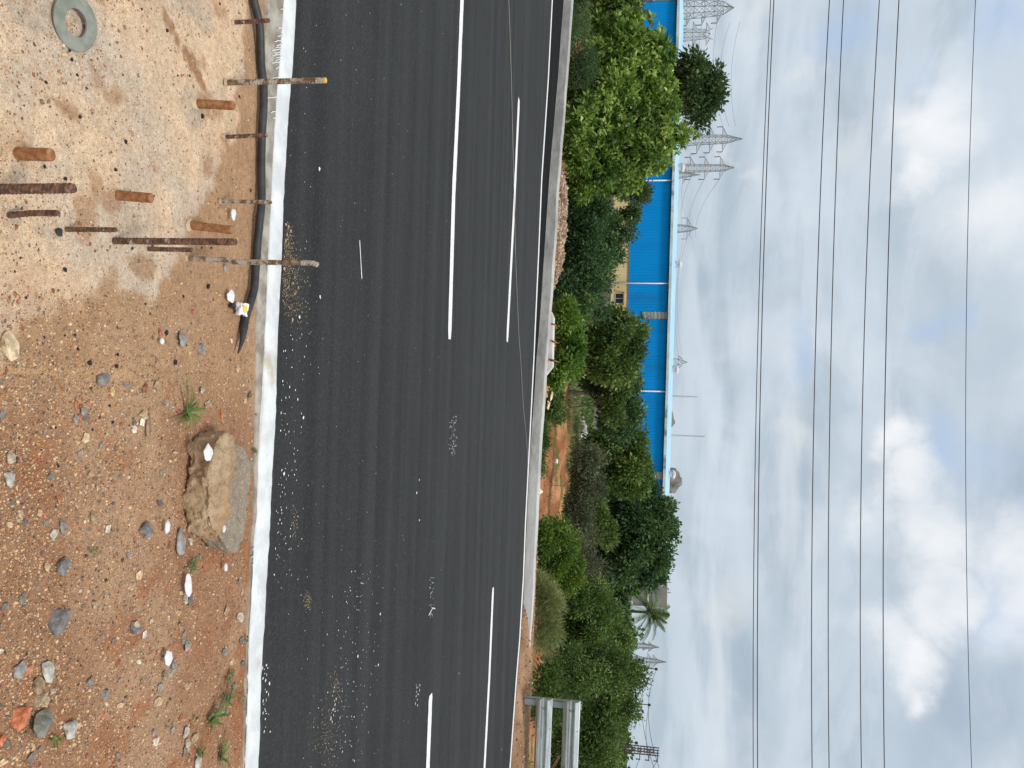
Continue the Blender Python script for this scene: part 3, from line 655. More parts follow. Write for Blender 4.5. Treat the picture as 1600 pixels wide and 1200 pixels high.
gry1 = (142, 138, 134); gry2 = (120, 116, 114); ltg = (178, 172, 160)
GS = 'loose stones on the dirt verge'
for a in [
 ('stone', 165, 591, 23, 27, gry2, 'grey angular stone lying at the end of the sandy slab edge line', 0, .3),
 ('stone', 284, 529, 26, 24, gry1, 'wedge shaped grey stone beside a small red pebble, short of the hose end', 4, .5),
 ('stone', 315, 545, 22, 18, gry1, 'rough grey stone just beside the wedge shaped grey stone', 3, 1.1),
 ('stone', 6, 540, 42, 34, (205, 180, 140), 'cream stone cut off by the photo edge nearest the camera', 1, .2),
 ('stone', 90, 362, 14, 15, (50, 50, 52), 'black stone on the cement close to the stubby ribbed bars', 2, .7),
 ('stone', 353, 418, 15, 13, gry1, 'small grey stone at the foot of the tall crooked bar', 5, .2),
 ('stone', 92, 971, 46, 36, gry2, 'largest dark grey angular stone on the red dirt, left of a crumbly soil lump', 3, .3),
 ('stone', 213, 981, 26, 20, gry2, 'dark grey rounded stone alone in the middle of the red dirt', 1, .8),
 ('stone', 281, 845, 46, 24, gry1, 'long grey slab shaped stone touching the big concrete lump', 7, .12),
 ('stone', 229, 828, 30, 24, gry2, 'grey pointed stone near a white flake, below the big concrete lump', 6, .9),
 ('stone', 101, 886, 26, 30, gry2, 'dark grey ragged stone between two patches of orange soil', 5, .4),
 ('brick_piece', 30, 1123, 38, 32, (196, 106, 56), 'bright orange piece of broken brick beside the greenish grey stone', 3, .4),
 ('stone', 60, 1133, 40, 40, (118, 116, 104), 'greenish grey stone beside the orange brick piece', 4, .6),
 ('stone', 110, 1141, 28, 27, ltg, 'pale grey faceted stone by a tiny weed', 6, .1),
 ('stone', 76, 1050, 36, 23, ltg, 'pale grey long stone at the head of the row of pale stones', 2, .3),
 ('stone', 62, 1072, 24, 24, (150, 124, 92), 'brown round stone in the row of pale stones', 1, 0),
 ('stone', 64, 1094, 18, 24, (176, 156, 120), 'tan round stone at the foot of the row beside the brick piece', 3, .5),
 ('stone', 29, 1047, 26, 22, gry1, 'mid grey stone beside the row of pale stones, nearer the camera', 0, .2),
 ('brick_piece', 4, 1158, 16, 13, (206, 104, 52), 'small orange brick crumb at the lower left corner of the photo', 5, .2),
 ('stone', 15, 748, 24, 20, ltg, 'pale broken stone near the photo edge with a little chip beside it', 6, .2),
 ('stone', 17, 714, 20, 18, (172, 155, 130), 'beige flat stone next to the pale broken one at the photo edge', 7, .5),
 ('stone', 233, 664, 38, 14, (140, 112, 84), 'long brown flat stone in open dirt above the concrete lump', 7, .05),
 ('brick_piece', 124, 632, 16, 10, (172, 102, 62), 'orange brown chip lying against a small grey stone', 5, .3),
 ('stone', 134, 642, 15, 15, gry1, 'small grey stone lying against the orange brown chip', 4, .3),
 ('stone', 180, 612, 14, 13, (208, 168, 100), 'small yellow stone just behind the grey stone at the slab edge', 1, .3),
 ('stone', 102, 822, 24, 15, (130, 124, 112), 'grey oval stone near the ragged dark stone', 2, .1),
 ('stone', 261, 1056, 14, 16, (150, 130, 102), 'brown pebble touching a white flake', 1, .1),
 ('stone', 309, 1191, 20, 17, ltg, 'grey flat stone under the weeds at the bottom edge of the photo', 7, .2),
 ('stone', 294, 1164, 20, 12, (176, 160, 130), 'speckled oval stone near the weeds close to the bottom edge', 2, .1),
 ('stone', 208, 917, 14, 13, (190, 164, 126), 'tan stone with a hollow next to the middle of the red dirt', 3, .5),
 ('stone', 38, 936, 18, 12, (120, 114, 104), 'small grey stone above a white chip on the far left dirt', 0, .2),
 ('stone', 373, 575, 13, 12, (190, 160, 118), 'round tan pebble just past the pointed end of the hose', 1, .2),
 ('stone', 303, 846, 16, 9, (190, 178, 156), 'pale chip wedged between the slab stone and the concrete lump', 6, .4),
 ('brick_piece', 283, 643, 10, 11, (170, 88, 62), 'small red pebble in the middle of the long grass tuft', 3, .2),
 ('stone', 316, 609, 12, 14, (170, 158, 138), 'pale stone behind the long grass tuft with a yellow chip', 4, .3),
 ('brick_piece', 251, 519, 13, 10, (168, 92, 62), 'round red pebble beside a black one, next to the wedge shaped stone', 1, .2),
 ('brick_piece', 305, 485, 14, 9, (166, 100, 66), 'red brown round pebble between the cement spread and the hose', 1, .2),
]:
    name, px, py, wy, wx, rgb, lab, k, rz = a
    stone(name, px, py, wy, wx, rgb, lab, k, 'brick piece' if name == 'brick_piece' else 'stone', GS, rz)
# black tar pebbles
rnd = random.Random(21)
for px, py, s in ((220, 14, 4), (264, 47, 6), (107, 79, 5), (110, 93, 6), (118, 117, 5), (69, 128, 6), (123, 182, 6), (197, 221, 7), (180, 265, 7), (67, 260, 6), (320, 181, 8), (380, 151, 5), (100, 279, 7), (245, 306, 4), (301, 118, 4), (208, 388, 5), (30, 404, 6), (101, 421, 8), (320, 387, 4), (335, 387, 4), (326, 447, 9), (290, 463, 5), (37, 465, 5), (229, 475, 4), (262, 520, 9), (141, 567, 9), (182, 572, 8), (277, 566, 10), (184, 554, 6), (124, 545, 6), (118, 523, 5), (102, 524, 4), (93, 668, 5), (97, 729, 6), (178, 634, 5), (182, 660, 6), (151, 672, 5), (67, 527, 5)):
    stone('tar_pebble', px, py, s, s, (34, 32, 34), 'tiny black tar pebble scattered on the pale cement and sand', rnd.randrange(8), 'pebble', 'black tar pebbles', rnd.random()*3)
# small mixed pebbles on the dirt
pc = {'grey': (135, 128, 120), 'tan': (190, 162, 122), 'orange brown': (178, 104, 62), 'pale': (205, 192, 172)}
for k in range(235):
    while True:
        px = rnd.uniform(2, 395); py = rnd.uniform(470, 1198)
        if px > np.interp(py, rows, grey_b)-6 or (270 < px < 388 and 664 < py < 862): continue
        if py < 590 and rnd.random() < .6: continue
        break
    cn = rnd.choice(['grey']*5+['tan']*4+['orange brown']*2+['pale']*2); base = pc[cn]; f = rnd.uniform(.75, 1.15); s = rnd.choice([5, 6, 7, 8, 9, 10, 12, 14, 17]) if py > 600 else rnd.choice([4, 5, 6, 7])
    stone('pebble', px, py, s*rnd.uniform(.8, 1.3), s*rnd.uniform(.6, 1), tuple(min(255, c_*f) for c_ in base), 'small %s pebble lying loose on the dirt verge' % cn, rnd.randrange(8), 'pebble', 'small %s pebbles on the dirt' % cn, rnd.random()*3)
# grit: beyond counting
def grit():
    n = 85000; px = RNG.uniform(-60, 440, n*2); py = RNG.uniform(-500, 1900, n*2)
    keep = (px < np.interp(py, rows, grey_b)-3)
    dens = np.where(py > 560, 1.0, np.where(py > 455, .6, .22)); keep &= RNG.random(n*2) < dens*(.45+vnoise(px*.02, py*.02, 3))
    px = px[keep][:n]; py = py[keep][:n]; pts = []
    u = py-600; v = px-800
    d = np.outer(u, np.array(eU))+np.outer(v, np.array(eV))+FPX*np.array(Fw); t_ = (KT-EYE)/d[:, 2]; x = d[:, 0]*t_; y = d[:, 1]*t_
    z = verge_z(x, y); m_ = len(x); s = RNG.lognormal(math.log(.0021), .5, m_).clip(.001, .008)
    oc = np.array([[1,0,0],[0,1,0],[-1,0,0],[0,-1,0],[0,0,.8],[0,0,-.8]], float); of = np.array([[0,1,4],[1,2,4],[2,3,4],[3,0,4],[1,0,5],[2,1,5],[3,2,5],[0,3,5]])
    a = RNG.random(m_)*6.28; ca, sa_ = np.cos(a), np.sin(a)
    V = oc[None]*(s[:, None, None]*RNG.uniform(.6, 1.4, (m_, 6, 1)))
    Vx = V[..., 0]*ca[:, None]-V[..., 1]*sa_[:, None]; Vy = V[..., 0]*sa_[:, None]+V[..., 1]*ca[:, None]
    V = np.stack([Vx+x[:, None], Vy+y[:, None], V[..., 2]+z[:, None]+.0004], -1).reshape(-1, 3)
    F = (of[None]+(np.arange(m_)*6)[:, None, None]).reshape(-1, 3)
    pal = np.array([lin(208, 176, 136), lin(190, 150, 110), lin(150, 100, 68), lin(128, 116, 104), lin(214, 194, 166), lin(84, 72, 64), lin(176, 130, 94)])
    ci = RNG.choice(len(pal), m_, p=[.24, .24, .14, .12, .08, .05, .13]); c = pal[ci]*RNG.uniform(.75, 1.1, (m_, 1))
    return V, F, np.repeat(c, 6, 0)
V, F, c = grit()
m, t, b = mat_base('grit_mat'); a = N(t, 'ShaderNodeAttribute', attribute_name='tint'); wire(t, a, b); b.inputs['Roughness'].default_value = .95; MAT['grit'] = m
o = np_mesh('grit', V, F, MAT['grit'], tint=c); tag(o, kind='stuff')

# the big lump of broken concrete
pix = [(300, 684), (322, 672), (345, 674), (368, 700), (381, 722), (381, 770), (378, 800), (372, 835), (352, 858), (330, 855), (318, 846), (305, 838), (290, 825), (284, 800), (283, 775), (284, 755), (283, 735), (282, 720), (290, 700)]
ctr = G(318, 768, KT); cl = [G(x, y, KT) for x, y in pix]
bm = bmesh.new(); bmesh.ops.create_icosphere(bm, subdivisions=6, radius=1)
angs = np.array([math.atan2(p.y-ctr.y, p.x-ctr.x) for p in cl]); rr = np.array([math.hypot(p.y-ctr.y, p.x-ctr.x) for p in cl]); od = np.argsort(angs); angs = angs[od]; rr = rr[od]
angs = np.r_[angs-2*math.pi, angs, angs+2*math.pi]; rr = np.r_[rr, rr, rr]
for v in bm.verts:
    n = v.co.normalized(); a = math.atan2(n.y, n.x); R0 = float(np.interp(a, angs, rr)); hor = math.hypot(n.x, n.y)
    hs_ = min(1, hor*1.22)**.85
    x = math.cos(a)*R0*hs_*.95; y = math.sin(a)*R0*hs_*.66
    z = math.copysign(abs(n.z)**.62, n.z)*.060
    q = Vector((x*8, y*8, z*9)); d = mnoise.voronoi(Vector((x*17, y*17, z*17)))[0][0]; d2 = mnoise.voronoi(Vector((x*45, y*45, z*45)))[0][0]
    p = Vector((x, y, z))+n*(mnoise.noise(q)*.026+mnoise.fractal(q*2.2, .7, 2.1, 4)*.017-(.5-d)*.018*(n.y < .25)-d2*.008)
    far_ = max(0, min(1, (y-.01)*12))
    if p.z > 0: p.z += .022*mnoise.noise(Vector((x*5+3, y*7, 8)))-.010*far_*max(0, n.z)+.010*(1-far_)
    v.co = p
me = bpy.data.meshes.new('concrete_lump'); bm.to_mesh(me); bm.free()
for p in me.polygons: p.use_smooth = True
m, t, b = mat_base('lump_mat')
n1 = obj_noise(t, 6, 8, rough=.6); n2 = obj_noise(t, 38, 6, rough=.7)
co = N(t, 'ShaderNodeTexCoord'); sp = N(t, 'ShaderNodeSeparateXYZ'); wire(t, co, sp, 3, 0)
n3 = obj_noise(t, 14, 6, rough=.65); vo = N(t, 'ShaderNodeTexVoronoi', i_Scale=80); wire(t, co, vo, 3, 0)
c = mix_c(t, ramp(t, n3, .35, .65), tuple(lin(178, 148, 114)), tuple(lin(214, 186, 152)))
yy = math_n(t, 'ADD', math_n(t, 'ADD', sp.outputs[1], math_n(t, 'MULTIPLY', sp.outputs[0], .10)), math_n(t, 'MULTIPLY', n1, .16))
c = mix_c(t, math_n(t, 'MULTIPLY', ramp(t, math_n(t, 'ADD', yy, math_n(t, 'MULTIPLY', n3, .08)), .085, .16), .75), c, tuple(lin(200, 148, 102)))
gg_ = ramp(t, math_n(t, 'ADD', yy, math_n(t, 'MULTIPLY', n3, .10)), .125, .185)
gc = mix_c(t, ramp(t, vo.outputs[0], .1, .6), tuple(lin(186, 172, 152)), tuple(lin(164, 148, 128)))
c = mix_c(t, gg_, c, gc)
c = mix_c(t, math_n(t, 'MULTIPLY', ramp(t, n2, .5, .7), .35), c, tuple(lin(128, 104, 78)))
t.links.new(c, b.inputs['Base Color']); b.inputs['Roughness'].default_value = .95; bump(t, b, n2, 1.0, .03)
me.materials.append(m); o = link('concrete_lump', me); o.location = (ctr.x, ctr.y-.01, KT+.035)
tag(o, 'big broken lump of earthy concrete lying next to the white kerb', 'concrete lump'); LUMP = o

# white flakes of dried whitewash
def flake(px, py, wy, wx, label, z=KT+.004, seed=0, rz=0, tilt=.3):
    rnd = random.Random(seed); c_ = G(px, py, z); s = (c_-cam.matrix_world.translation).length/FPX
    n = 14; ro = [rnd.uniform(.8, 1.1) for _ in range(n)]
    m = MB(); top = []; 
    for lay, (zz_, k_) in enumerate(((0, .9), (.004, 1), (.007, .8), (.009, .35))):
        for j in range(n):
            a = 2*math.pi*j/n; top.append((math.cos(a)*wy*s/2*k_*ro[j], math.sin(a)*wx*s*.62*k_*ro[j], zz_+rnd.uniform(-.0007, .0007)))
    fs = [(l*n+j, l*n+(j+1) % n, (l+1)*n+(j+1) % n, (l+1)*n+j) for l in range(3) for j in range(n)]+[tuple(3*n+j for j in range(n)), tuple(j for j in reversed(range(n)))]
    m.add(top, fs); o = m.build('whitewash_flake', MAT['flake']); o.location = c_+Vector((0, 0, .005)); o.rotation_euler = (tilt, 0, rz)
    return tag(o, label, 'flake', 'white flakes of dried whitewash')
flake(358, 463, 20, 12, 'white oval flake between the crooked bar and the hose', seed=1)
flake(362, 335, 17, 8, 'white pointed flake on the dirt beside the cement coated bar', seed=2)
flake(322.5, 707, 27, 13, 'white oval flake lying on top of the big concrete lump', KT+.092, 3, .1)
flake(291.5, 916, 36, 11, 'long white flake by the small weed past the concrete lump', seed=4, rz=.15)
flake(260, 1028, 22, 10, 'white triangular flake touching a brown pebble', seed=5)
flake(350, 886, 13, 5, 'thin white flake standing close to the kerb past the lump', seed=6, rz=.2)
flake(258.5, 823, 20, 8, 'white broken flake between the pointed grey stone and the lump', seed=7)
flake(250, 533, 10, 6, 'tiny white flake beside the round red pebble', seed=8)
flake(347, 826, 12, 5, 'small white flake on the side of the concrete lump', KT+.08, 9)

# crushed packet
c_ = G(371, 483, KT); root = empty('crushed_packet', c_, 'crushed white card packet with a yellow print lying against the hose', 'packet')
bm = bmesh.new(); bmesh.ops.create_cube(bm, size=1); bmesh.ops.subdivide_edges(bm, edges=bm.edges[:], cuts=5, use_grid_fill=True)
for v in bm.verts:
    v.co = Vector((v.co.x*.05, v.co.y*.06, v.co.z*.022)); v.co += Vector((mnoise.noise(v.co*60), mnoise.noise(v.co*60+Vector((5,0,0))), mnoise.noise(v.co*50+Vector((9,0,0)))))*.008
me = bpy.data.meshes.new('carton'); bm.to_mesh(me); bm.free(); me.materials.append(MAT['packet'])
o = link('carton', me, root, Vector((0, 0, .018)))
m = MB(); m.box((-.014, -.018, .0), (.012, .012, .003)); o = m.build('yellow_print', MAT['packet_y']); o.parent = root; o.location = (0, .004, .0315)
m = MB(); m.tube([(-.008, -.035, .006), (-.008, -.055, .006), (-.002, -.058, .008)], [.010, .012, .008], 8); o = m.build('dark_opening', MAT['blackp']); o.parent = root

# ------------------------------------------------------------------ plants: builders
def leaves_np(P, Dr, Ln, Wd, droop=.15, fold=.35):
    """diamond leaves: P base (n,3), Dr unit direction, Ln length, Wd width"""
    n = len(P); r = RNG.normal(size=(n, 3)); side = np.cross(Dr, r); side /= np.linalg.norm(side, axis=1, keepdims=True)+1e-9
    nor = np.cross(side, Dr)
    nor *= np.sign(nor[:, 2:3]+1e-6)
    mid = P+Dr*(Ln*.45)[:, None]; tip = P+Dr*Ln[:, None]-np.array([0, 0, 1])*(Ln*droop)[:, None]
    l = mid+side*(Wd*.5)[:, None]+nor*(Wd*fold*.5)[:, None]; rr_ = mid-side*(Wd*.5)[:, None]+nor*(Wd*fold*.5)[:, None]
    V = np.stack([P, rr_, tip, l], 1).reshape(-1, 3); F = np.arange(n*4).reshape(n, 4); return V, F
def crown(blobs, n_cl, per, ln, wd, cl_r, seed, up=.35, fill=.25, rosette=False, shell=.35, lump=13):
    rg0 = np.random.default_rng(seed+500)
    """blobs: [(centre Vector, rx, ry, rz)]; leaf clumps spread through the blobs, most near their surface"""
    rg = np.random.default_rng(seed); C_ = np.array([list(b_[0]) for b_ in blobs]); R_ = np.array([b_[1:] for b_ in blobs], float)
    if lump > 0:      # secondary lumps over every blob: boughs
        C2 = [C_*1.0]; R2 = [R_*.76]
        for i in range(len(C_)):
            k = lump; dd = rg0.normal(size=(k, 3)); dd /= np.linalg.norm(dd, axis=1, keepdims=True); dd[:, 2] = dd[:, 2]*.9+.15
            C2.append(C_[i]+dd*R_[i]*rg0.uniform(.6, 1.05, (k, 1))); R2.append(R_[i]*rg0.uniform(.14, .44, (k, 1)))
        C_ = np.concatenate(C2); R_ = np.concatenate(R2); blobs = list(range(len(C_)))
    w = (R_[:, 0]*R_[:, 2]); w = w/w.sum(); bi = rg.choice(len(blobs), n_cl, p=w)
    d = rg.normal(size=(n_cl, 3)); d /= np.linalg.norm(d, axis=1, keepdims=True)
    rad = np.where(rg.random(n_cl) < fill, rg.uniform(.15, .75, n_cl), 1-shell*rg.random(n_cl)**1.4)
    rad = np.where(rg.random(n_cl) < .05, rad*rg.uniform(1.05, 1.35, n_cl), rad)
    rad = rad*(.86+.28*vnoise(d[:, 0]*2.5+bi*7+20, d[:, 2]*2.5+d[:, 1]*2+30, 3))
    cp = C_[bi]+d*R_[bi]*rad[:, None]
    # inside-other-blob clumps are dropped to save faces (outer surface matters)
    outd = d*1.0; outd[:, 2] += up; outd /= np.linalg.norm(outd, axis=1, keepdims=True)
    n = n_cl*per; k = np.repeat(np.arange(n_cl), per)
    jit = rg.normal(size=(n, 3)); jit /= np.linalg.norm(jit, axis=1, keepdims=True)
    if rosette:
        Dr = outd[k]*.75+jit*.85; P = cp[k]+jit*cl_r*.25*rg.random((n, 1))
    else:
        Dr = outd[k]*.45+jit*.9; P = cp[k]+jit*cl_r*rg.random((n, 1))**.5
    Dr /= np.linalg.norm(Dr, axis=1, keepdims=True)
    L_ = ln*rg.uniform(.6, 1.25, n); W_ = wd*rg.uniform(.7, 1.2, n)
    V, F = leaves_np(P, Dr, L_, W_)
    ct = (rg.random(len(blobs))[bi]-.5)*.42+rg.random(n_cl)*.5+.3*(vnoise(cp[:, 0]*.9+cp[:, 1], cp[:, 2]*.9, 3)); tint_ = np.clip(ct[k]+rg.normal(.03, .16, n), 0, 1)
    return V, F, np.repeat(tint_, 4), cp
def limbs(m, base, blobs, r0, seed, n_twig=0, cps=None, lean=.0):
    rnd = random.Random(seed); base = Vector(base); tops = [b_[0] for b_ in blobs]
    c_ = sum(tops, Vector())/len(tops); fork = base.lerp(c_, .45)+Vector((rnd.uniform(-.1, .1), 0, 0))*r0*8
    m.tube([base-Vector((0, 0, .3)), base.lerp(fork, .5)+Vector((rnd.uniform(-1, 1), rnd.uniform(-1, 1), 0))*r0*1.2, fork], [r0*1.25, r0, r0*.8], 8)
    for tp in tops:
        mid = fork.lerp(tp, .5)+Vector((rnd.uniform(-1, 1), rnd.uniform(-1, 1), rnd.uniform(-.3, 1)))*r0*2
        m.tube([fork, mid, tp], [r0*.6, r0*.4, r0*.18], 6)
        if cps is not None:
            near_ = sorted(range(0, len(cps), max(1, len(cps)//400)), key=lambda i: (Vector(cps[i])-tp).length)[:n_twig]
            for i in near_: 
                e_ = Vector(cps[i]); m.tube([mid.lerp(tp, rnd.uniform(.1, 1)), (tp+e_)/2+Vector((rnd.uniform(-1, 1), rnd.uniform(-1, 1), rnd.uniform(-1, 1)))*r0, e_], [r0*.2, r0*.13, r0*.06], 5)
def plant(name, label, cat, mat, pxb, Yd, n_cl, per, ln, wd, cl_r, seed, r0=.1, base=None, dep=1.0, group=None, twig=6, fill=.25, rosette=False, shell=.35, bark='bark', up=.35, limb=True):
    """pxb: [(px, py, rx_px (up-down in the world), ry_px, dY)] crown blobs as seen, turned into real ones at distance Yd"""
    blobs = []
    for b_ in pxb:
        px, py, rv, rh = b_[:4]; dY = b_[4] if len(b_) > 4 else 0; y_ = Yd+dY; s = y_/FPX
        blobs.append((Q(px, py, y_), rh*s, (rv+rh)/2*s*dep, rv*s))
    cx_ = sum(b_[0].x for b_ in blobs)/len(blobs); cy_ = sum(b_[0].y for b_ in blobs)/len(blobs)
    if base is not None: bp = Q(base[0], base[1], Yd); cx_, cy_ = bp.x, bp.y
    gz = float(land_z(np.array([cx_]), np.array([cy_]))[0]); root = empty(name, (cx_, cy_, gz), label, cat, group)
    V, F, T_, cps = crown(blobs, n_cl, per, ln, wd, cl_r, seed, up, fill, rosette, shell)
    # nothing below the soil
    np_mesh('crown' if 'tree' in name else 'foliage', V, F, MAT[mat], root, tint=T_)
    if limb:
        m = MB(); limbs(m, (cx_, cy_, gz), blobs, r0, seed, twig, cps); m.build('trunk' if 'tree' in name else 'stems', MAT[bark], root, smooth=True)
    return root
MAT['lf_bright'] = leaf_mat('leaf_bright', (0.04, 0.1, 0.018), (0.27, 0.41, 0.085), (0.62, 0.74, 0.26))
MAT['lf_mid'] = leaf_mat('leaf_mid', (0.032, 0.072, 0.02), (0.138, 0.232, 0.055), (0.319, 0.42, 0.131))
MAT['lf_dark'] = leaf_mat('leaf_dark', (0.026, 0.058, 0.022), (0.093, 0.16, 0.054), (0.192, 0.272, 0.104))
MAT['lf_olive'] = leaf_mat('leaf_olive', (0.028, 0.066, 0.018), (0.145, 0.23, 0.058), (0.32, 0.42, 0.13))
MAT['lf_deep'] = leaf_mat('leaf_deep', (0.02, 0.058, 0.024), (0.088, 0.17, 0.058), (0.221, 0.323, 0.102))
MAT['lf_yel'] = leaf_mat('leaf_yellowgreen', (0.04, 0.095, 0.016), (0.15, 0.25, 0.045), (0.46, 0.46, 0.07))
MAT['lf_grey'] = leaf_mat('leaf_grey', (0.05, 0.065, 0.035), (0.13, 0.16, 0.085), (0.24, 0.27, 0.16))
MAT['lf_vine'] = leaf_mat('leaf_vine', (0.041, 0.108, 0.016), (0.180, 0.315, 0.060), (0.434, 0.558, 0.155))
MAT['grass_n'] = leaf_mat('grass_blade', (0.033, 0.081, 0.016), (0.12, 0.204, 0.042), (0.211, 0.298, 0.074))
MAT['grass_d'] = leaf_mat('dry_grass', (0.101, 0.135, 0.051), (0.3, 0.338, 0.131), (0.524, 0.504, 0.253))

plant('shrub', 'tall bright green large leaved bush crowding over the far kerb', 'bush', 'lf_bright',
      [(972, 165, 88, 85), (935, 120, 60, 85, -.6), (985, 85, 55, 55), (960, 20, 45, 60, .4), (925, 235, 52, 62, -.4), (1010, 195, 58, 52, .3), (960, 270, 50, 40, .4), (1015, 130, 45, 45, .6), (905, 285, 26, 34, -.2), (940, -60, 60, 60, .4), (900, 190, 30, 60, -.9), (1020, 60, 10, 8, .3)],
      19.5, 4300, 11, .165, .066, .17, 11, .09, dep=.85, rosette=True, fill=.30, shell=.42, up=.45)
plant('shrub', 'dark fine leaved shrub between the far kerb and the bright green bush', 'bush', 'lf_dark',
      [(900, 40, 26, 60), (905, 110, 26, 30), (898, -40, 26, 50)], 17.6, 2200, 12, .05, .02, .14, 12, .03)
plant('tree', 'dark round tree standing behind the bright green bush with sky showing through', 'tree', 'lf_dark',
      [(1088, 138, 32, 38), (1072, 115, 24, 24), (1106, 152, 20, 26, .5), (1095, 176, 18, 18), (1083, 108, 14, 18, .5)], 44, 420, 17, .30, .14, .40, 13, .16, base=(1000, 150), fill=.12, shell=.5)
plant('tree', 'grey green feathery tree beside the bright bush against the blue wall', 'tree', 'lf_dark',
      [(985, 290, 26, 18), (1000, 300, 14, 12), (960, 279, 18, 12)], 40, 360, 16, .22, .06, .35, 14, .09, base=(930, 290))
plant('tree', 'grey green tree in front of the blue wall at the top edge of the photo', 'tree', 'lf_grey',
      [(985, 6, 22, 20), (990, -20, 24, 22)], 42, 260, 14, .24, .08, .35, 15, .1, base=(930, 0))
plant('tree', 'small tree whose tip stands before the blue wall between the two cream wall windows', 'tree', 'lf_dark',
      [(990, 335, 9, 11), (972, 337, 8, 5)], 38, 110, 14, .2, .08, .25, 16, .05, base=(930, 332))
plant('shrub', 'sprawling dark green twiggy shrub behind the gravel heap', 'bush', 'lf_deep',
      [(905, 335, 42, 45), (930, 345, 27, 36, .8), (910, 400, 45, 50, -.3), (945, 395, 29, 25, .8), (978, 365, 13, 12, 1), (920, 435, 32, 34, .4), (893, 460, 36, 46, -.6), (915, 480, 28, 30, .3)],
      20.5, 4200, 11, .095, .05, .22, 17, .07, twig=12, bark='twig', fill=.3, shell=.5)
plant('shrub', 'light green creeper mass hanging behind the pale concrete blocks', 'bush', 'lf_vine',
      [(882, 498, 18, 26), (890, 535, 18, 26, .3), (880, 568, 17, 20), (868, 590, 11, 14, -.2), (893, 575, 12, 12, .6)], 17, 1300, 10, .10, .055, .13, 18, .03)
plant('tree', 'green tree with sunlit top just past the second cream wall window', 'tree', 'lf_olive',
      [(966, 513, 28, 22), (940, 540, 34, 34), (982, 522, 24, 26, .4), (985, 545, 18, 22, .5), (955, 570, 30, 26), (920, 535, 20, 28, -.5)], 40, 1500, 16, .24, .12, .38, 19, .15, fill=.3, base=(900, 540))
plant('tree', 'open branched tree with a pale forked trunk rising from the red dirt', 'tree', 'lf_deep',
      [(950, 600, 32, 30), (975, 620, 26, 32, .6), (962, 655, 30, 32), (930, 590, 18, 22), (985, 600, 16, 22, 1)], 46, 1050, 16, .25, .13, .42, 20, .13, base=(886, 611), twig=8, bark='twig', shell=.6)
plant('tree', 'olive tinted tree in the middle distance above the grey rubble', 'tree', 'lf_olive',
      [(955, 640, 20, 22), (965, 612, 14, 20)], 44, 380, 14, .22, .11, .36, 21, .06, base=(905, 640))
plant('tree', 'bushy mid green tree before the shed next to the rock hill', 'tree', 'lf_mid',
      [(990, 700, 22, 26), (965, 735, 40, 40), (1000, 735, 16, 22, .5), (945, 700, 34, 30), (925, 750, 24, 30)], 52, 1900, 16, .28, .15, .46, 22, .2, base=(905, 720))
plant('tree', 'largest dark green tree hiding the end of the blue shed', 'tree', 'lf_deep',
      [(1000, 800, 42, 48), (1032, 822, 24, 30, .5), (975, 860, 48, 55), (1010, 875, 36, 42, .6), (945, 920, 34, 38), (982, 908, 28, 28, .5), (950, 800, 30, 34), (1036, 800, 14, 18, .5), (925, 860, 30, 30)],
      58, 3600, 16, .30, .17, .5, 23, .3, base=(905, 850), fill=.3, shell=.45)
plant('tree', 'small olive rounded tree low before the largest dark tree', 'tree', 'lf_olive',
      [(935, 800, 18, 20), (945, 835, 15, 18), (925, 825, 14, 18)], 48, 700, 14, .2, .10, .3, 24, .06, base=(905, 815))
plant('shrub', 'grey dry looking bush at the far end of the red dirt bank', 'bush', 'lf_grey',
      [(905, 722, 18, 28), (918, 755, 20, 24), (905, 790, 20, 30), (925, 715, 14, 20), (905, 820, 16, 22)], 34, 1200, 9, .17, .055, .3, 25, .014, bark='twig', twig=14, fill=.4)
plant('shrub', 'leafless looking grey brown thicket below the largest dark tree', 'bush', 'lf_grey',
      [(920, 850, 16, 26), (930, 890, 14, 24), (915, 880, 16, 20)], 32, 380, 7, .15, .025, .3, 26, .04, bark='twig', twig=16, fill=.4)
plant('shrub', 'yellowish green rounded bush close behind the white part of the kerb', 'bush', 'lf_yel',
      [(866, 838, 24, 30), (884, 850, 22, 26, .2), (868, 880, 26, 32), (890, 888, 20, 26, .2), (878, 915, 22, 22, .1), (850, 850, 10, 22, -.5), (850, 830, 8, 16, -.5)], 18, 3000, 11, .075, .035, .15, 27, .04, fill=.3)
plant('shrub', 'dense green thicket rising beside the coconut palm behind the kerb', 'bush', 'lf_mid',
      [(915, 940, 36, 36), (940, 962, 25, 26, .6), (895, 985, 44, 44), (940, 1005, 38, 38, .5), (972, 1003, 14, 18, .8), (900, 930, 22, 26)],
      21, 3900, 11, .10, .042, .2, 28, .08, fill=.3, twig=8)
plant('shrub', 'wide tangled green thicket behind the steel guardrail', 'bush', 'lf_olive',
      [(890, 1060, 55, 55), (950, 1050, 45, 42, .5), (985, 1060, 24, 26, .8), (890, 1140, 55, 55), (945, 1120, 42, 42, .5), (975, 1110, 20, 26, .8), (930, 1180, 36, 40, .3), (880, 1210, 45, 45), (900, 1270, 50, 60), (855, 1090, 25, 60, -.8)],
      17.5, 6200, 11, .092, .034, .2, 29, .08, fill=.3, twig=9, bark='twig')
plant('shrub', 'tall wispy pale weeds behind the kerb between the yellowish bush and the thicket', 'bush', 'grass_d',
      [(855, 945, 22, 34), (852, 990, 20, 36), (845, 915, 12, 20)], 16.2, 1700, 9, .13, .010, .14, 30, .01, up=1.6, fill=.4, limb=False)
plant('shrub', 'low dark weeds along the foot of the kerb below the red dirt bank', 'bush', 'lf_mid',
      [(852, 640, 7, 22), (848, 680, 7, 24), (843, 720, 6, 24), (866, 632, 7, 14)], 15.6, 900, 8, .055, .025, .1, 31, .01, limb=False)
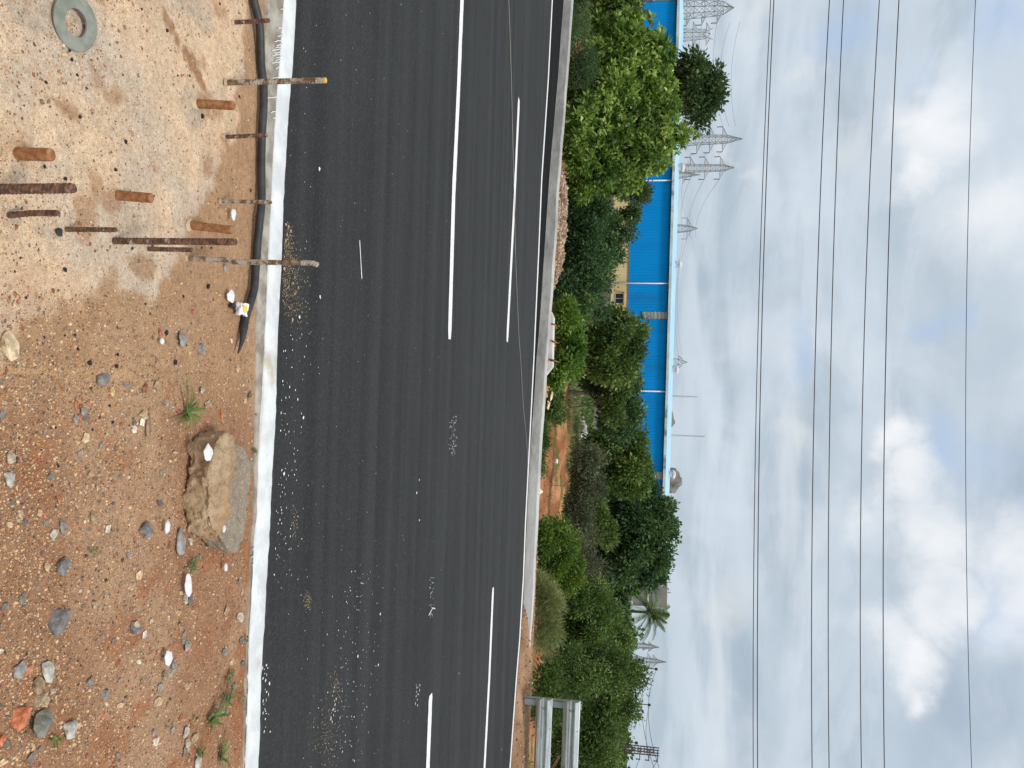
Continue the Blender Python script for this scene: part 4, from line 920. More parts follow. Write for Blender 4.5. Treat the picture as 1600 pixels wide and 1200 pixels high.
plant('shrub', 'brown green weeds with red soil showing beside the bright green bush', 'bush', 'lf_olive',
      [(915, 300, 14, 18), (932, 296, 14, 16), (945, 300, 12, 14)], 26, 420, 9, .11, .05, .16, 32, .02, limb=False)
plant('shrub', 'green weeds growing on the red bank in front of the forked tree', 'bush', 'lf_mid',
      [(868, 622, 9, 14), (872, 645, 9, 16)], 23, 420, 8, .09, .04, .14, 33, .01, limb=False)

# scrub that reads as one mass on the land behind
def scatter_grass(name, n, xr, yr, h, w, mat, seed, cond=None):
    rg = np.random.default_rng(seed); x = rg.uniform(*xr, n); y = rg.uniform(*yr, n); k = vnoise(x*.5+3, y*.5+8, 4) > .47
    if cond is not None: k &= cond(x, y)
    x = x[k]; y = y[k]; z = land_z(x, y); P = np.c_[x, y, z-.02]; d = rg.normal(0, .35, (len(x), 3)); d[:, 2] = 1; d /= np.linalg.norm(d, axis=1, keepdims=True)
    L_ = h*rg.uniform(.4, 1.3, len(x)); V, F = leaves_np(P, d, L_, np.full(len(x), w)); o = np_mesh(name, V, F, MAT[mat], tint=np.repeat(np.clip(rg.normal(.5, .2, len(x)), 0, 1), 4)); return tag(o, kind='stuff')
scatter_grass('grass', 36000, (-30, 30), (47, 64), .34, .09, 'grass_d', 41)
scatter_grass('grass', 5200, (-9, 12), (14.6, 40), .14, .03, 'grass_n', 42)
scatter_grass('scrub', 26000, (-50, 50), (60, 84), .7, .28, 'lf_olive', 43)
# far-off wood beyond and beside the shed
def wood(seed, xr, yr, n, h, mat='lf_deep'):
    rg = np.random.default_rng(seed); bl = []
    for _ in range(n):
        x = rg.uniform(*xr); y = rg.uniform(*yr); hh = h*rg.uniform(.7, 1.1); bl.append((Vector((x, y, -4+hh*.55)), hh*.6, hh*.6, hh*.55))
    V, F, T_, _c = crown(bl, n*70, 9, .8, .5, 1.1, seed); o = np_mesh('wood', V, F, MAT[mat], tint=T_); return tag(o, kind='stuff')
wood(51, (24, 75), (70, 110), 26, 4.8, 'lf_mid'); wood(52, (-90, 140), (150, 260), 60, 5.2)

# ------------------------------------------------------------------ weeds on the verge
def tuft(px, py, n, L, w, label, seed, spread=.8, bias=(0, 0), mat='grass_n', name='grass_tuft'):
    rg = np.random.default_rng(seed); c_ = G(px, py, KT); V = []; F = []; T_ = []
    for _ in range(n):
        a = rg.random()*6.283; out = np.array([math.cos(a)+bias[0], math.sin(a)*.8+bias[1], 0])*spread; up_ = rg.uniform(.35, 1.0); L0 = L*rg.uniform(.5, 1.1)
        p = np.array([c_.x, c_.y, KT-.005])+np.array([rg.normal(0, .008), rg.normal(0, .008), 0]); k = len(V); sd_ = np.array([-math.sin(a), math.cos(a), 0]); tt = rg.random()
        for s in range(7):
            f = s/6; q = p+(out*f+np.array([0, 0, up_*f-.75*up_*f*f*1.1]))*L0; wd_ = w*(1-f**1.5)*.5+.0003
            if q[2] < KT: q[2] = KT+.003
            V += [q-sd_*wd_, q+sd_*wd_]; T_ += [tt, tt]
        for s in range(6): F.append((k+2*s, k+2*s+1, k+2*s+3, k+2*s+2))
    o = np_mesh(name, V, F, MAT[mat], tint=np.array(T_)); return tag(o, label, 'grass tuft', 'weeds on the dirt verge')
tuft(292, 645, 15, .17, .010, 'long bladed grass tuft growing next to the big concrete lump', 1, .75, (-.25, -.1))
tuft(300, 886, 16, .07, .005, 'small dark weed beside the long white flake', 2)
tuft(328, 1124, 15, .16, .011, 'tuft of wide bright green blades near the kerb toward the bottom edge', 3, .6, (-.1, .6))
tuft(360, 1058, 16, .05, .007, 'low dark green weed nearest the kerb, upper of the kerbside weeds', 4, .8, (-.2, 0))
tuft(357, 1092, 22, .08, .007, 'spreading dark weed between the bright blades and the kerb', 5, .9)
tuft(379, 1090, 8, .07, .005, 'thin weed leaning along the edge of the whitewashed kerb', 6, .8, (.2, 0))
tuft(345, 1185, 16, .11, .008, 'long leaning grass blades cut by the bottom edge of the photo', 7, .7, (-.3, .3))
tuft(314, 1175, 12, .05, .007, 'small weed beside the flat grey stone at the bottom edge', 8)
tuft(400, 704, 9, .04, .006, 'tiny weed squeezed between lump side dirt and white kerb', 9, .6)
tuft(385, 1000, 8, .03, .008, 'tiny bright weed against the kerb in the lower half', 10, .6)
tuft(145, 865, 5, .04, .007, 'single small green sprout in the red dirt', 11, .5)
tuft(87, 1155, 7, .045, .006, 'small dark weed by the pale faceted stone', 12, .8)
tuft(306, 1122, 8, .03, .012, 'round leaved sprout beside the wide bright blades', 13, .5)

# ------------------------------------------------------------------ gravel heap, blocks, debris beyond the far kerb
def heap(name, pix, Yc, depth, label, cat, pal, seed, ns=9000, gs=.018, kind=None, pebble=True):
    """pix: silhouette (px_top, py) pairs seen in the photo"""
    pts = [Q(x, y, Yc) for x, y in pix]; xs_ = [p.x for p in pts]; zs = [p.z for p in pts]
    nx_, ny_ = 90, 26; V = []; 
    for i in range(nx_):
        x = xs_[0]+(xs_[-1]-xs_[0])*i/(nx_-1); top = np.interp(x, xs_, zs)
        for j in range(ny_):
            s = j/(ny_-1)*2-1; y = Yc+s*depth; g0 = float(land_z(np.array([x]), np.array([y]))[0])-.08
            e_ = max(0, 1-abs(s)**1.7); z = g0+(top-g0)*e_ + mnoise.noise(Vector((x*5, y*5, seed)))*.04*e_+mnoise.noise(Vector((x*16, y*16, seed)))*.02*e_
            V.append((x, y, z))
    ii = np.arange(nx_*ny_).reshape(nx_, ny_); F = np.stack([ii[:-1, :-1], ii[1:, :-1], ii[1:, 1:], ii[:-1, 1:]], -1).reshape(-1, 4)
    root = empty(name, (sum(xs_)/len(xs_), Yc, V[0][2]), label, cat)
    np_mesh('heap_body', V, F, MAT['soil'], root, tint=np.tile(lin(*pal[0]), (len(V), 1))*.8, smooth=True)
    rg = np.random.default_rng(seed); VV = np.array(V).reshape(nx_, ny_, 3); i = rg.integers(0, nx_-1, ns); j = rg.integers(0, ny_-1, ns); a, b2 = rg.random(ns)[:, None], rg.random(ns)[:, None]
    P = VV[i, j]*(1-a)*(1-b2)+VV[i+1, j]*a*(1-b2)+VV[i, j+1]*(1-a)*b2+VV[i+1, j+1]*a*b2
    oc = np.array([[1,0,0],[0,1,0],[-1,0,0],[0,-1,0],[0,0,.8],[0,0,-.8]], float); of = np.array([[0,1,4],[1,2,4],[2,3,4],[3,0,4],[1,0,5],[2,1,5],[3,2,5],[0,3,5]])
    s = rg.lognormal(math.log(gs), .4, ns); Vg = (oc[None]*s[:, None, None]*rg.uniform(.6, 1.4, (ns, 6, 1))+P[:, None]).reshape(-1, 3)
    pl_ = np.array([lin(*q) for q in pal]); cc = pl_[rg.integers(0, len(pal), ns)]*rg.uniform(.65, 1.15, (ns, 1))
    g = np_mesh('gravel', Vg, (of[None]+(np.arange(ns)*6)[:, None, None]).reshape(-1, 3), MAT['grit'], root, tint=np.repeat(cc, 6, 0)); tag(g, kind='stuff')
    return root
Yk = float(far_kerb(-3))
heap('gravel_heap', [(868, 240), (876, 262), (884, 290), (886, 320), (884, 350), (881, 385), (878, 410), (872, 430), (862, 455)], Yk+.95, .6, 'long low heap of brown crushed gravel just behind the far kerb', 'gravel heap', [(160, 132, 108), (178, 152, 128), (128, 104, 84), (196, 172, 148)], 3)
heap('rubble_heap', [(903, 615), (910, 628), (909, 650), (916, 672), (914, 690), (907, 705), (902, 715)], 62, 1.5, 'pale grey heap of rubble under the open branched tree', 'rubble heap', [(176, 166, 170), (150, 142, 146), (200, 192, 194), (110, 104, 104)], 4, 2600, .09)
# pale concrete blocks with rusty bars between
bl = [(480, 503), (504, 530), (532, 560), (562, 589)]
for k, (ya, yb) in enumerate(bl):
    a = G(np.interp(ya, fr_y, fr_x), ya, 0); c_ = G(np.interp(yb, fr_y, fr_x), yb, 0)
    x0, x1 = a.x+.01, c_.x-.01; y0 = max(float(far_kerb(x0)), float(far_kerb(x1)))+.30
    ztop = Q(865.3-k*.6, (ya+yb)/2, y0).z
    m = MB(); zb = .0
    if k == 0: prof = [(x0, zb), (x1, zb), (x1, ztop), (x0+.14, ztop), (x0+.03, ztop-.05)]
    elif k == 3: prof = [(x0, zb), (x1, zb), (x1-.02, zb+.13), (x1-.18, ztop), (x0, ztop)]
    else: prof = [(x0, zb), (x1, zb), (x1, ztop), (x0, ztop)]
    n = len(prof); dx = .12; m.add([(p[0], y0, p[1]) for p in prof]+[(p[0], y0+.20, p[1]) for p in prof], [tuple(range(n)), tuple(reversed(range(n, 2*n)))]+[(j, j+n, (j+1) % n+n, (j+1) % n) for j in range(n)])
    o = m.build('concrete_block', MAT['block'], bevel=.012)
    tag(o, ['pale concrete block with a rounded corner at the gravel heap end of the row', 'pale concrete block second from the gravel heap in the row behind the kerb', 'pale concrete block third from the gravel heap in the row behind the kerb', 'pale concrete block with a slanted end nearest the red dirt'][k], 'concrete block', 'row of concrete blocks behind the kerb')
    if k < 3:
        m = MB(); xx = x1+.01; zt = Q(868.5 if k != 0 else 867, yb+1, y0).z
        m.tube([(xx, y0-.012, .17), (xx, y0-.012, ztop-.02), (xx+.012, y0-.03, ztop+.02), (xx+.03, y0+.02, zt+.02)], .012, 8); m.tube([(xx+.03, y0+.05, .3), (xx+.035, y0+.06, zt+.05)], .010, 8)
        o = m.build('rebar', MAT['rust'], smooth=True); tag(o, ['rusty bar stub between the first and second pale blocks from the gravel heap', 'rusty bar stub between the second and third pale blocks from the gravel heap', 'rusty bar stub between the third block and the slant ended block'][k], 'rebar', 'rusty bar stubs between the concrete blocks')
def far_stone(px, py, Yd, w, h, rgb, label, k, name='rubble_piece', cat='rubble'):
    p = Q(px, py, Yd); o = bpy.data.objects.new(name, SM[k]); COL.objects.link(o); o.scale = (w, w*.8, h); o.location = p; o.rotation_euler = (.2, .1, k); o.color = (*lin(*rgb), 1); return tag(o, label, cat)
far_stone(870, 721, 33, .32, .28, (230, 228, 222), 'small white lump lying alone on the red dirt bank', 1)
far_stone(843, 768, 14.9, .16, .22, (235, 228, 205), 'cream broken piece behind the white kerb beside the yellowish bush', 4)
far_stone(840, 773, 14.8, .12, .14, (235, 228, 205), 'smaller cream broken piece touching the kerb', 5)
far_stone(862, 618, 15.2, .24, .10, (205, 185, 150), 'beige broken slab on the dirt where the concrete blocks end', 7)
far_stone(853, 618, 15.0, .14, .12, (200, 180, 150), 'beige chunk between kerb and the broken slab', 3)
far_stone(857, 633, 15.4, .20, .12, (196, 178, 142), 'second beige chunk at the foot of the low weeds', 6)

# ------------------------------------------------------------------ guardrail
gp = Q(861, 1104, 11.9); X0 = gp.x; YG = 11.95
root = empty('guardrail', (X0, YG, 0), 'galvanised steel guardrail with two corrugated beams starting at a post by the far kerb', 'guardrail')
def wbeam(pb, pt, y):
    zb = Q(pb, 1106, y).z; zt = Q(pt, 1106, y).z; prof = [(0, 0), (.012, .04), (.072, .14), (.08, .26), (.016, .41), (.006, .50), (.016, .59), (.08, .74), (.072, .86), (.012, .96), (0, 1)]
    m = MB(); vs = []; xs_ = [X0-.14, X0-.12] + list(np.arange(X0+.1, X0+9, .4))
    for x in xs_:
        w = mnoise.noise(Vector((x*1.1, zb*5, 0)))*.006; dr = -(x-X0)*.008
        for d, s in prof: vs.append((x, y-d+w, zb+(zt-zb)*s+dr))
        for d, s in reversed(prof): vs.append((x, y-d+w+.005, zb+(zt-zb)*s+dr))
    K = 22; n = len(xs_); fs = [(i*K+j, i*K+(j+1) % K, (i+1)*K+(j+1) % K, (i+1)*K+j) for i in range(n-1) for j in range(K)]; fs += [tuple(reversed(range(K))), tuple((n-1)*K+j for j in range(K))]
    m.add(vs, fs); b_ = m.build('beam', MAT['galv'], root)
    m = MB()
    for dx, s, yo in ((.02, .5, .012), (.28, .26, .083), (.30, .9, .06), (.62, .72, .083)):
        z = zb+(zt-zb)*s; m.tube([(X0+dx, y-yo, z), (X0+dx, y-yo-.012, z)], .014 if s == .5 else .009, 8)
    m.build('bolt', MAT['galv_post' ], b_)
    return zb, zt
wbeam(837.5, 863, YG-.09); zb, zt = wbeam(880, 906.5, YG-.09)
for x in (X0-.02, X0+2.9, X0+5.9):
    m = MB(); zt_ = zt+.02
    for a, c_ in (((-.055, 0, 0), (.055, .006, 0)), ((-.055, .0, 0), (-.049, .10, 0)), ((.049, 0, 0), (.055, .035, 0))):
        m.box((x+a[0], YG-.005+a[1], -.3), (x+c_[0], YG-.005+c_[1]+(.001 if a[0] > 0 else 0), zt_))
    m.build('post', MAT['galv_post'], root)
m = MB(); a = Q(855, 1215, 13.4); b2 = Q(873, 1183, 13.4); m.bar(a, b2, .05); a = Q(850, 1200, 13.7); b2 = Q(866, 1187, 13.7)
o = m.build('rusty_beam', MAT['rust_dk']); tag(o, 'rusty brown steel bar leaning in the thicket seen between the guardrail beams', 'steel bar')

# ------------------------------------------------------------------ blue shed
YB = 92.0; XL = Q(1000, -60, YB).x; XR = Q(1000, 864, YB).x
z_eave = Q(1050.5, 282, YB).z; z_mid = Q(985.5, 350, YB).z; z_g = -4.0
shed = empty('blue_shed', (XL*.5+XR*.5, YB, z_g), 'long factory shed with bright blue corrugated cladding above a cream wall', 'shed')
m = MB(); m.box((XL, YB, z_g), (XR, YB+28, z_mid)); m.build('base_wall', MAT['cream'], shed)
m = MB(); pts = []; x = XL-.05; pitch = .34
while x < XR: pts += [(x, 0), (x+.20, 0), (x+.235, -.045), (x+.305, -.045)]; x += pitch
vs = [(a, YB-.06+c_, z_mid-.02) for a, c_ in pts]+[(a, YB-.06+c_, z_eave) for a, c_ in pts]; n = len(pts)
m.add(vs, [(i, i+1, n+i+1, n+i) for i in range(n-1)]); m.box((XL+.01, YB-.04, z_mid), (XR-.01, YB+28, z_eave-.02)); m.build('cladding', MAT['blue'], shed)
m = MB(); m.box((XL-.1, YB-.085, z_mid-.12), (XR+.1, YB-.002, z_mid-.02)); m.build('drip_flashing', MAT['louvre'], shed)
RR = z_eave+.30; ridge = Q(1060.5, 282, YB+15).z
m = MB(); m.add([(XL-.3, YB-.35, RR-.05), (XR+.3, YB-.35, RR-.05), (XR+.3, YB+15, ridge), (XL-.3, YB+15, ridge), (XL-.3, YB+29, RR), (XR+.3, YB+29, RR), (XL-.3, YB+29, RR-.3), (XR+.3, YB+29, RR-.3), (XL-.3, YB-.35, RR-.15), (XR+.3, YB-.35, RR-.15)],
               [(0, 1, 2, 3), (3, 2, 5, 4), (4, 5, 7, 6), (8, 9, 1, 0), (6, 7, 9, 8), (0, 3, 4, 6, 8), (1, 9, 7, 5, 2)]); m.build('roof', MAT['roofblue'], shed)
m = MB(); x = XL-.3; rnd = random.Random(2)
while x < XR: m.box((x, YB-.55, RR-.36+rnd.uniform(-.01, .01)), (x+2.98, YB-.36, RR-.06)); x += 3.0
m.build('gutter', MAT['gutter'], shed)
m = MB(); m.box((XL-.2, YB-.34, z_eave-.06), (XR+.2, YB-.12, RR-.16)); m.build('soffit', MAT['louvre'], shed)
for py in (282, 442.5, 611):
    px = Q(1010, py, YB-.3).x; m = MB(); m.tube([(px, YB-.22, z_eave), (px, YB-.22, z_g+.3)], .085, 10); m.build('downpipe', MAT['pipe'], shed, smooth=True)
for ya, yb, pa in ((-18, 3, 985), (487, 498.5, 1003), (736.5, 748.5, 1010)):
    xa = Q(1020, ya, YB).x; xb = Q(1020, yb, YB).x; z0 = Q(pa, ya, YB).z
    lo = MB(); lo.box((xa, YB-.16, z0), (xb, YB-.062, z_eave-.03)); lv = lo.build('louvre_panel', MAT['louvre'], shed)
    lo = MB(); z = z0+.1
    while z < z_eave-.15: lo.box((xa+.03, YB-.21, z), (xb-.03, YB-.165, z+.05)); z += .16
    lo.box((xa, YB-.22, (z0+z_eave)/2-.03), (xb, YB-.212, (z0+z_eave)/2+.05)); lo.build('slat', MAT['gutter'], lv)
for (xa_, xb_), (ya, yb) in (((961, 973.5), (458, 474.5)), ((966, 979), (297, 312)), ((955, 968), (800, 816))):
    a = Q(xa_, ya, YB-.05); c_ = Q(xb_, yb, YB-.05)
    f = MB(); th = .07
    f.box((a.x, YB-.06, a.z), (c_.x, YB-.003, a.z+th)); f.box((a.x, YB-.06, c_.z-th), (c_.x, YB-.003, c_.z)); f.box((a.x, YB-.06, a.z+th), (a.x+th, YB-.003, c_.z-th)); f.box((c_.x-th, YB-.06, a.z+th), (c_.x, YB-.003, c_.z-th))
    mx_ = (a.x+c_.x)/2; f.box((mx_-.03, YB-.055, a.z+th), (mx_+.03, YB-.003, c_.z-th))
    w = f.build('window', MAT['gutter'], shed)
    g = MB(); g.box((a.x+th, YB-.02, a.z+th), (mx_-.03, YB-.006, c_.z-th)); g.box((mx_+.03, YB-.02, a.z+th), (c_.x-th, YB-.006, c_.z-th)); g.build('pane', MAT['glass'], w)
    h = MB(); h.box((a.x-.15, YB-.45, c_.z+.02), (c_.x+.15, YB-.003, c_.z+.14)); h.build('hood', MAT['sill'], w)
for px_, py in ((1057.5, 262), (1055, 413), (1049.5, 577), (1044, 741)):
    p = Q(px_, py, YB+10); zr = RR-.05+(ridge-RR+.05)*10.35/15.35; m = MB()
    m.tube([(p.x, p.y, zr-.1), (p.x, p.y, zr+.45)], .42, 14); v_ = m.build('roof_vent', MAT['block'], shed, smooth=False)
    m = MB(); m.tube([(p.x, p.y, zr+.50), (p.x, p.y, zr+.62), (p.x, p.y, zr+.78), (p.x, p.y, zr+.9)], [.58, .66, .5, .12], 14); m.build('vent_cap', MAT['block'], v_, smooth=True)
# grey boundary wall
YW = 84.0; zt_ = Q(955.5, 450, YW).z; xa = Q(950, -80, YW).x; xb = Q(950, 900, YW).x
root = empty('boundary_wall', ((xa+xb)/2, YW, -4), 'low grey precast boundary wall in front of the cream wall of the shed', 'wall')
m = MB(); x = xa; pw = MB()
while x < xb: m.box((x+.08, YW, -4.2), (x+2.42, YW+.06, zt_-.05)); pw.box((x-.08, YW-.05, -4.2), (x+.08, YW+.11, zt_)); x += 2.5
m.build('panel', MAT['concrete'], root); pw.build('post', MAT['concrete'], root)

# ------------------------------------------------------------------ concrete tower house, white house, palm
def conc_building():
    Yd = 120; a = Q(985, 905, Yd); b_ = Q(1043, 950, Yd); zt_ = Q(1042.5, 930, Yd).z; zm = Q(1013, 925, Yd).z
    root = empty('concrete_building', ((a.x+b_.x)/2, Yd, -4.3), 'unfinished weathered grey concrete building behind the coconut palm', 'building')
    m = MB(); ch = .5; x0, x1 = a.x, b_.x; pr = [(x0, -4.4), (x1, -4.4), (x1, zt_-.1), (x1-.15, zt_), (x0+ch, zt_), (x0, zt_-ch*1.2)]
    n = len(pr); m.add([(p[0], Yd, p[1]) for p in pr]+[(p[0], Yd+6, p[1]) for p in pr], [tuple(range(n)), tuple(reversed(range(n, 2*n)))]+[(j, j+n, (j+1) % n+n, (j+1) % n) for j in range(n)])
    m.build('wall', MAT['concrete'], root)
    m = MB(); m.box((x0-.2, Yd-.25, zm-.1), (x1+.2, Yd-.003, zm+.08)); m.box((x0+.6, Yd-.06, zm+1.2), (x0+.75, Yd-.003, zt_-.5)); m.build('slab_edge', MAT['gutter'], root)
    for dx in (.15, 1.7, 3.9):
        m = MB(); m.tube([(x0+dx, Yd+.3, zt_-.6), (x0+dx, Yd+.3, zt_+.55)], .05, 6); m.build('rebar_stub', MAT['rust_dk'], root)
conc_building()
Yd = 105; a = Q(960, 940, Yd); b_ = Q(984, 996, Yd)
root = empty('white_house', ((a.x+b_.x)/2, Yd, -4.2), 'low white house with a flat roof partly hidden behind the palm and thicket', 'house')
m = MB(); m.box((a.x, Yd, -4.4), (b_.x, Yd+7, b_.z)); m.build('wall', MAT['whitewall'], root)
m = MB(); m.box((a.x-.4, Yd-.5, b_.z), (b_.x+.3, Yd+7.4, b_.z+.25)); m.build('roof_slab', MAT['whitewall'], root)
for dx in (1.2, 3.3):
    m = MB(); m.box((a.x+dx, Yd-.05, b_.z-1.9), (a.x+dx+.9, Yd-.003, b_.z-.8)); m.build('window', MAT['glass'], root)
def palm():
    Yd = 96; top = Q(1014, 957, Yd); root = empty('coconut_palm', (top.x+.3, Yd, -4.2), 'coconut palm with drooping fronds in front of the grey concrete building', 'palm tree')
    m = MB(); pts = []; rd = []
    for i in range(12):
        f = i/11; pts.append((top.x+.3*(1-f)**2, Yd, -4.4+(top.z+4.4)*f)); rd.append(.24-.09*f+.012*(i % 2))
    m.tube(pts, rd, 10); m.build('trunk', MAT['bark'], root, smooth=True)
    rnd = random.Random(5); rg = np.random.default_rng(5)
    angs_ = [(-150, .2), (-120, .9), (-95, .5), (-70, 1.1), (-45, .4), (-20, .9), (5, 1.25), (25, .3), (50, .8), (80, 1.0), (105, .3), (130, .7), (160, 1.1), (185, .5), (65, 1.5), (-100, 1.5), (20, 1.55), (-30, 1.6), (150, .1), (100, 1.35), (0, -.3), (180, -.3), (-60, -.5), (-120, -.5), (40, -.4), (140, -.4), (-90, 0), (10, .5), (170, .6), (-20, 1.2)]
    for az, el in angs_:
        L = rnd.uniform(3.0, 3.9); a = math.radians(az); hd = np.array([math.cos(a), math.sin(a)*.9, 0]); V = []; F = []; T_ = []; spine = []
        for s in range(15):
            f = s/14; q = np.array([top.x, Yd, top.z])+hd*L*f*(math.cos(el)*.8+.35)+np.array([0, 0, 1])*(L*f*math.sin(el)-L*.55*f*f*(1.15 if el < 1.2 else .55)); spine.append(q)
        for s in range(1, 15):
            p = spine[s]; t_ = spine[s]-spine[s-1]; t_ /= np.linalg.norm(t_); sd_ = np.cross(t_, [0, 0, 1]); sd_ /= np.linalg.norm(sd_)+1e-6
            for sg in (-1, 1):
                for q2 in (0, .5):
                    pp = spine[s]*(1-q2)+spine[s-1]*q2; ll = .95*math.sin(math.pi*min(1, (s-q2)/15*.85+.12))**.7; d = sd_*sg*.75+t_*.55+np.array([0, 0, -.55]); d /= np.linalg.norm(d)
                    k = len(V); w = t_*.05; V += [pp-w, pp+w, pp+d*ll]; F.append((k, k+1, k+2)); T_ += [rg.random()*.7]*3
        for s in range(14):
            k = len(V); w = np.array([0, 0, .035]); V += [spine[s]-w, spine[s+1]-w*.5, spine[s+1]+w*.5]; F.append((k, k+1, k+2)); T_ += [1]*3
        np_mesh('frond', V, F, MAT['lf_palm'], root, tint=np.array(T_))
MAT['lf_palm'] = leaf_mat('palm_leaf', (0.049, 0.089, 0.029), (0.162, 0.216, 0.082), (0.558, 0.521, 0.242))
palm()

# ------------------------------------------------------------------ pylons, masts, poles, hills
def pylon(py, D, top, arms, label, base_w=None, hw=18, ins=True, mat='tower', waist=2.2, top_fork=False, bw=.125, group='lattice pylons beyond the shed'):
    P0 = Q(top, py, D); x0 = P0.x; zt_ = P0.z; zg = -4.6; zl = [Q(a, py, D).z for a in arms]; s = D/FPX
    root = empty('pylon', (x0, D, zg), label, 'pylon', group)
    zw = min(zl)-2.5 if zl else zt_*.6; bwid = base_w or 7.5
    def half(z):
        if z < zw: return (bwid/2)+(waist/2-bwid/2)*((z-zg)/(zw-zg))
        zt1 = max(zl)+1.5 if zl else zt_
        if z < zt1: return waist/2*(1-.25*(z-zw)/(zt1-zw))
        return max(.08, waist*.375*(1-(z-zt1)/(max(zt_-zt1, .1))))
    m = MB(); zs = []; z = zg
    while z < zt_-.5: zs.append(z); z += max(1.3, half(z)*1.7)
    zs.append(zt_)
    for a, b_ in zip(zs[:-1], zs[1:]):
        ha, hb = half(a), half(b_)
        ca = [(x0+i*ha, D+j*ha, a) for i, j in ((-1,-1),(1,-1),(1,1),(-1,1))]; cb = [(x0+i*hb, D+j*hb, b_) for i, j in ((-1,-1),(1,-1),(1,1),(-1,1))]
        for k in range(4):
            k2 = (k+1) % 4; m.bar(ca[k], cb[k], bw); m.bar(ca[k], cb[k2], bw*.6); m.bar(ca[k2], cb[k], bw*.6); m.bar(cb[k], cb[k2], bw*.6)
    m.build('tower_body', MAT[mat], root)
    tips = []
    for z, h_ in zip(zl, hw if isinstance(hw, (list, tuple)) else [hw]*len(zl)):
        L = h_*s; hh = half(z); arm = MB()
        for sg in (-1, 1):
            tip = (x0+sg*L, D, z)
            for j in (-1, 1):
                arm.bar((x0+sg*hh, D+j*hh, z), tip, bw*.8); arm.bar((x0+sg*hh, D+j*hh, z+1.9*s*3.2), tip, bw*.8)
            for q in (.35, .65):
                xq = x0+sg*(hh+(L-hh)*q); arm.bar((xq, D, z), (xq, D, z+1.9*s*3.2*(1-q)), bw*.5); arm.bar((x0+sg*(hh+(L-hh)*(q-.3)), D, z), (xq, D, z+1.9*s*3.2*(1-q)), bw*.5)
            tips.append(Vector(tip))
        am = arm.build('crossarm', MAT[mat], root)
        if ins:
            for sg in (-1, 1):
                i_ = MB(); i_.tube([(x0+sg*L, D, z), (x0+sg*L, D, z-9*s)], .14, 6); i_.build('insulator', MAT['brownpole'], am)
    if top_fork:
        m = MB()
        for sg in (-1, 1): m.bar((x0, D, zt_-3.5), (x0+sg*9*s, D, zt_+1.2), bw); m.bar((x0+sg*.8, D, zt_-3.5), (x0+sg*9*s, D, zt_+1.2), bw*.6)
        m.build('earth_wire_fork', MAT[mat], root)
    return tips
t1 = pylon(12, 250, 1147, [1073, 1097, 1121], 'wide square lattice pylon nearest the top edge of the photo', hw=[24, 24, 22], waist=4.2, base_w=8, bw=0.164)
t2 = pylon(53, 340, 1110, [1082.5, 1103.5], 'fainter lattice pylon with a forked top between the widest pylon and the dark round tree', hw=[20, 18], top_fork=True, waist=3.6, base_w=8, ins=False, bw=0.164)
t3 = pylon(217, 260, 1160, [1089, 1109, 1129], 'tallest pointed pylon right beside the dark round tree', hw=[21, 20, 19], waist=2.8, base_w=11, bw=0.146)
t4 = pylon(262, 270, 1147, [1078.5, 1101, 1125], 'reddish grey pylon with long hanging insulators next to the tallest pylon', hw=[17, 17, 17], mat='tower_rust', waist=2.4, base_w=8)
t7 = pylon(273, 420, 1094, [1067], 'small faint pylon peeping out behind the reddish grey pylon', hw=[14], waist=3, ins=False, bw=0.173)
t5 = pylon(357, 420, 1090, [1073.5], 'small pylon alone above the middle of the shed roof', hw=[16], waist=3.4, bw=0.190)
t6 = pylon(566, 480, 1074, [1060], 'tiny pylon beside a roof vent above the shed', hw=[10], waist=4, bw=.22, ins=False)
t8 = pylon(1011.5, 420, 1030, [1013, 1004], 'faint pylon just past the coconut palm', hw=[8, 7], waist=2.2, bw=.2, ins=False)
t9 = pylon(1034.5, 330, 1041, [1020, 1011], 'pointed faint pylon above the thicket next to the dark crooked pole', hw=[10, 12], waist=1.8, bw=.16, ins=False)
def mast(py, D, top, label, w=.9):
    p = Q(top, py, D); root = empty('guyed_mast', (p.x, D, -4.6), label, 'mast', 'slim lattice masts beyond the shed'); m = MB()
    for i, j in ((-1, -1), (1, -1), (0, 1)): m.bar((p.x+i*w/2, D+j*w/2, -4.6), (p.x+i*w/2*.6, D+j*w/2*.6, p.z), .09)
    z = -4
    while z < p.z-2: m.bar((p.x-w/2, D-w/2, z), (p.x+w/2*.9, D-w/2, z+1.6), .08); m.bar((p.x+w/2, D-w/2, z), (p.x-w/2*.9, D-w/2, z+1.6), .08); z += 1.6
    m.build('mast_body', MAT['tower'], root)
mast(620, 420, 1091, 'shorter slim mast standing near the low rock hill'); mast(682, 420, 1102, 'taller slim mast standing between the two rock hills')
def wires(name, a, b_, sag, r, label, cat, group, mat='wire_pale'):
    m = MB(); pts = []
    for i in range(17): f = i/16; p = Vector(a).lerp(Vector(b_), f); p.z -= sag*4*f*(1-f); pts.append(p)
    m.tube(pts, r, 5); o = m.build(name, MAT[mat]); tag(o, label, cat, group)
GW = 'far transmission lines between the pylons'
for k, (a, b_, sag) in enumerate([(t4[1], t5[1], 3), (t4[3], t5[1]+Vector((0, 0, 2.5)), 3), (t4[5], t5[1]+Vector((0, 0, 5)), 3), (t4[0], t5[0], 3), (t5[1], t6[0], 4), (t5[0], t6[0]+Vector((0, 0, 2)), 4)]):
    wires('transmission_line', a, b_, sag, .045, 'faint transmission line sagging from the reddish grey pylon toward the small pylons', 'power line', GW)
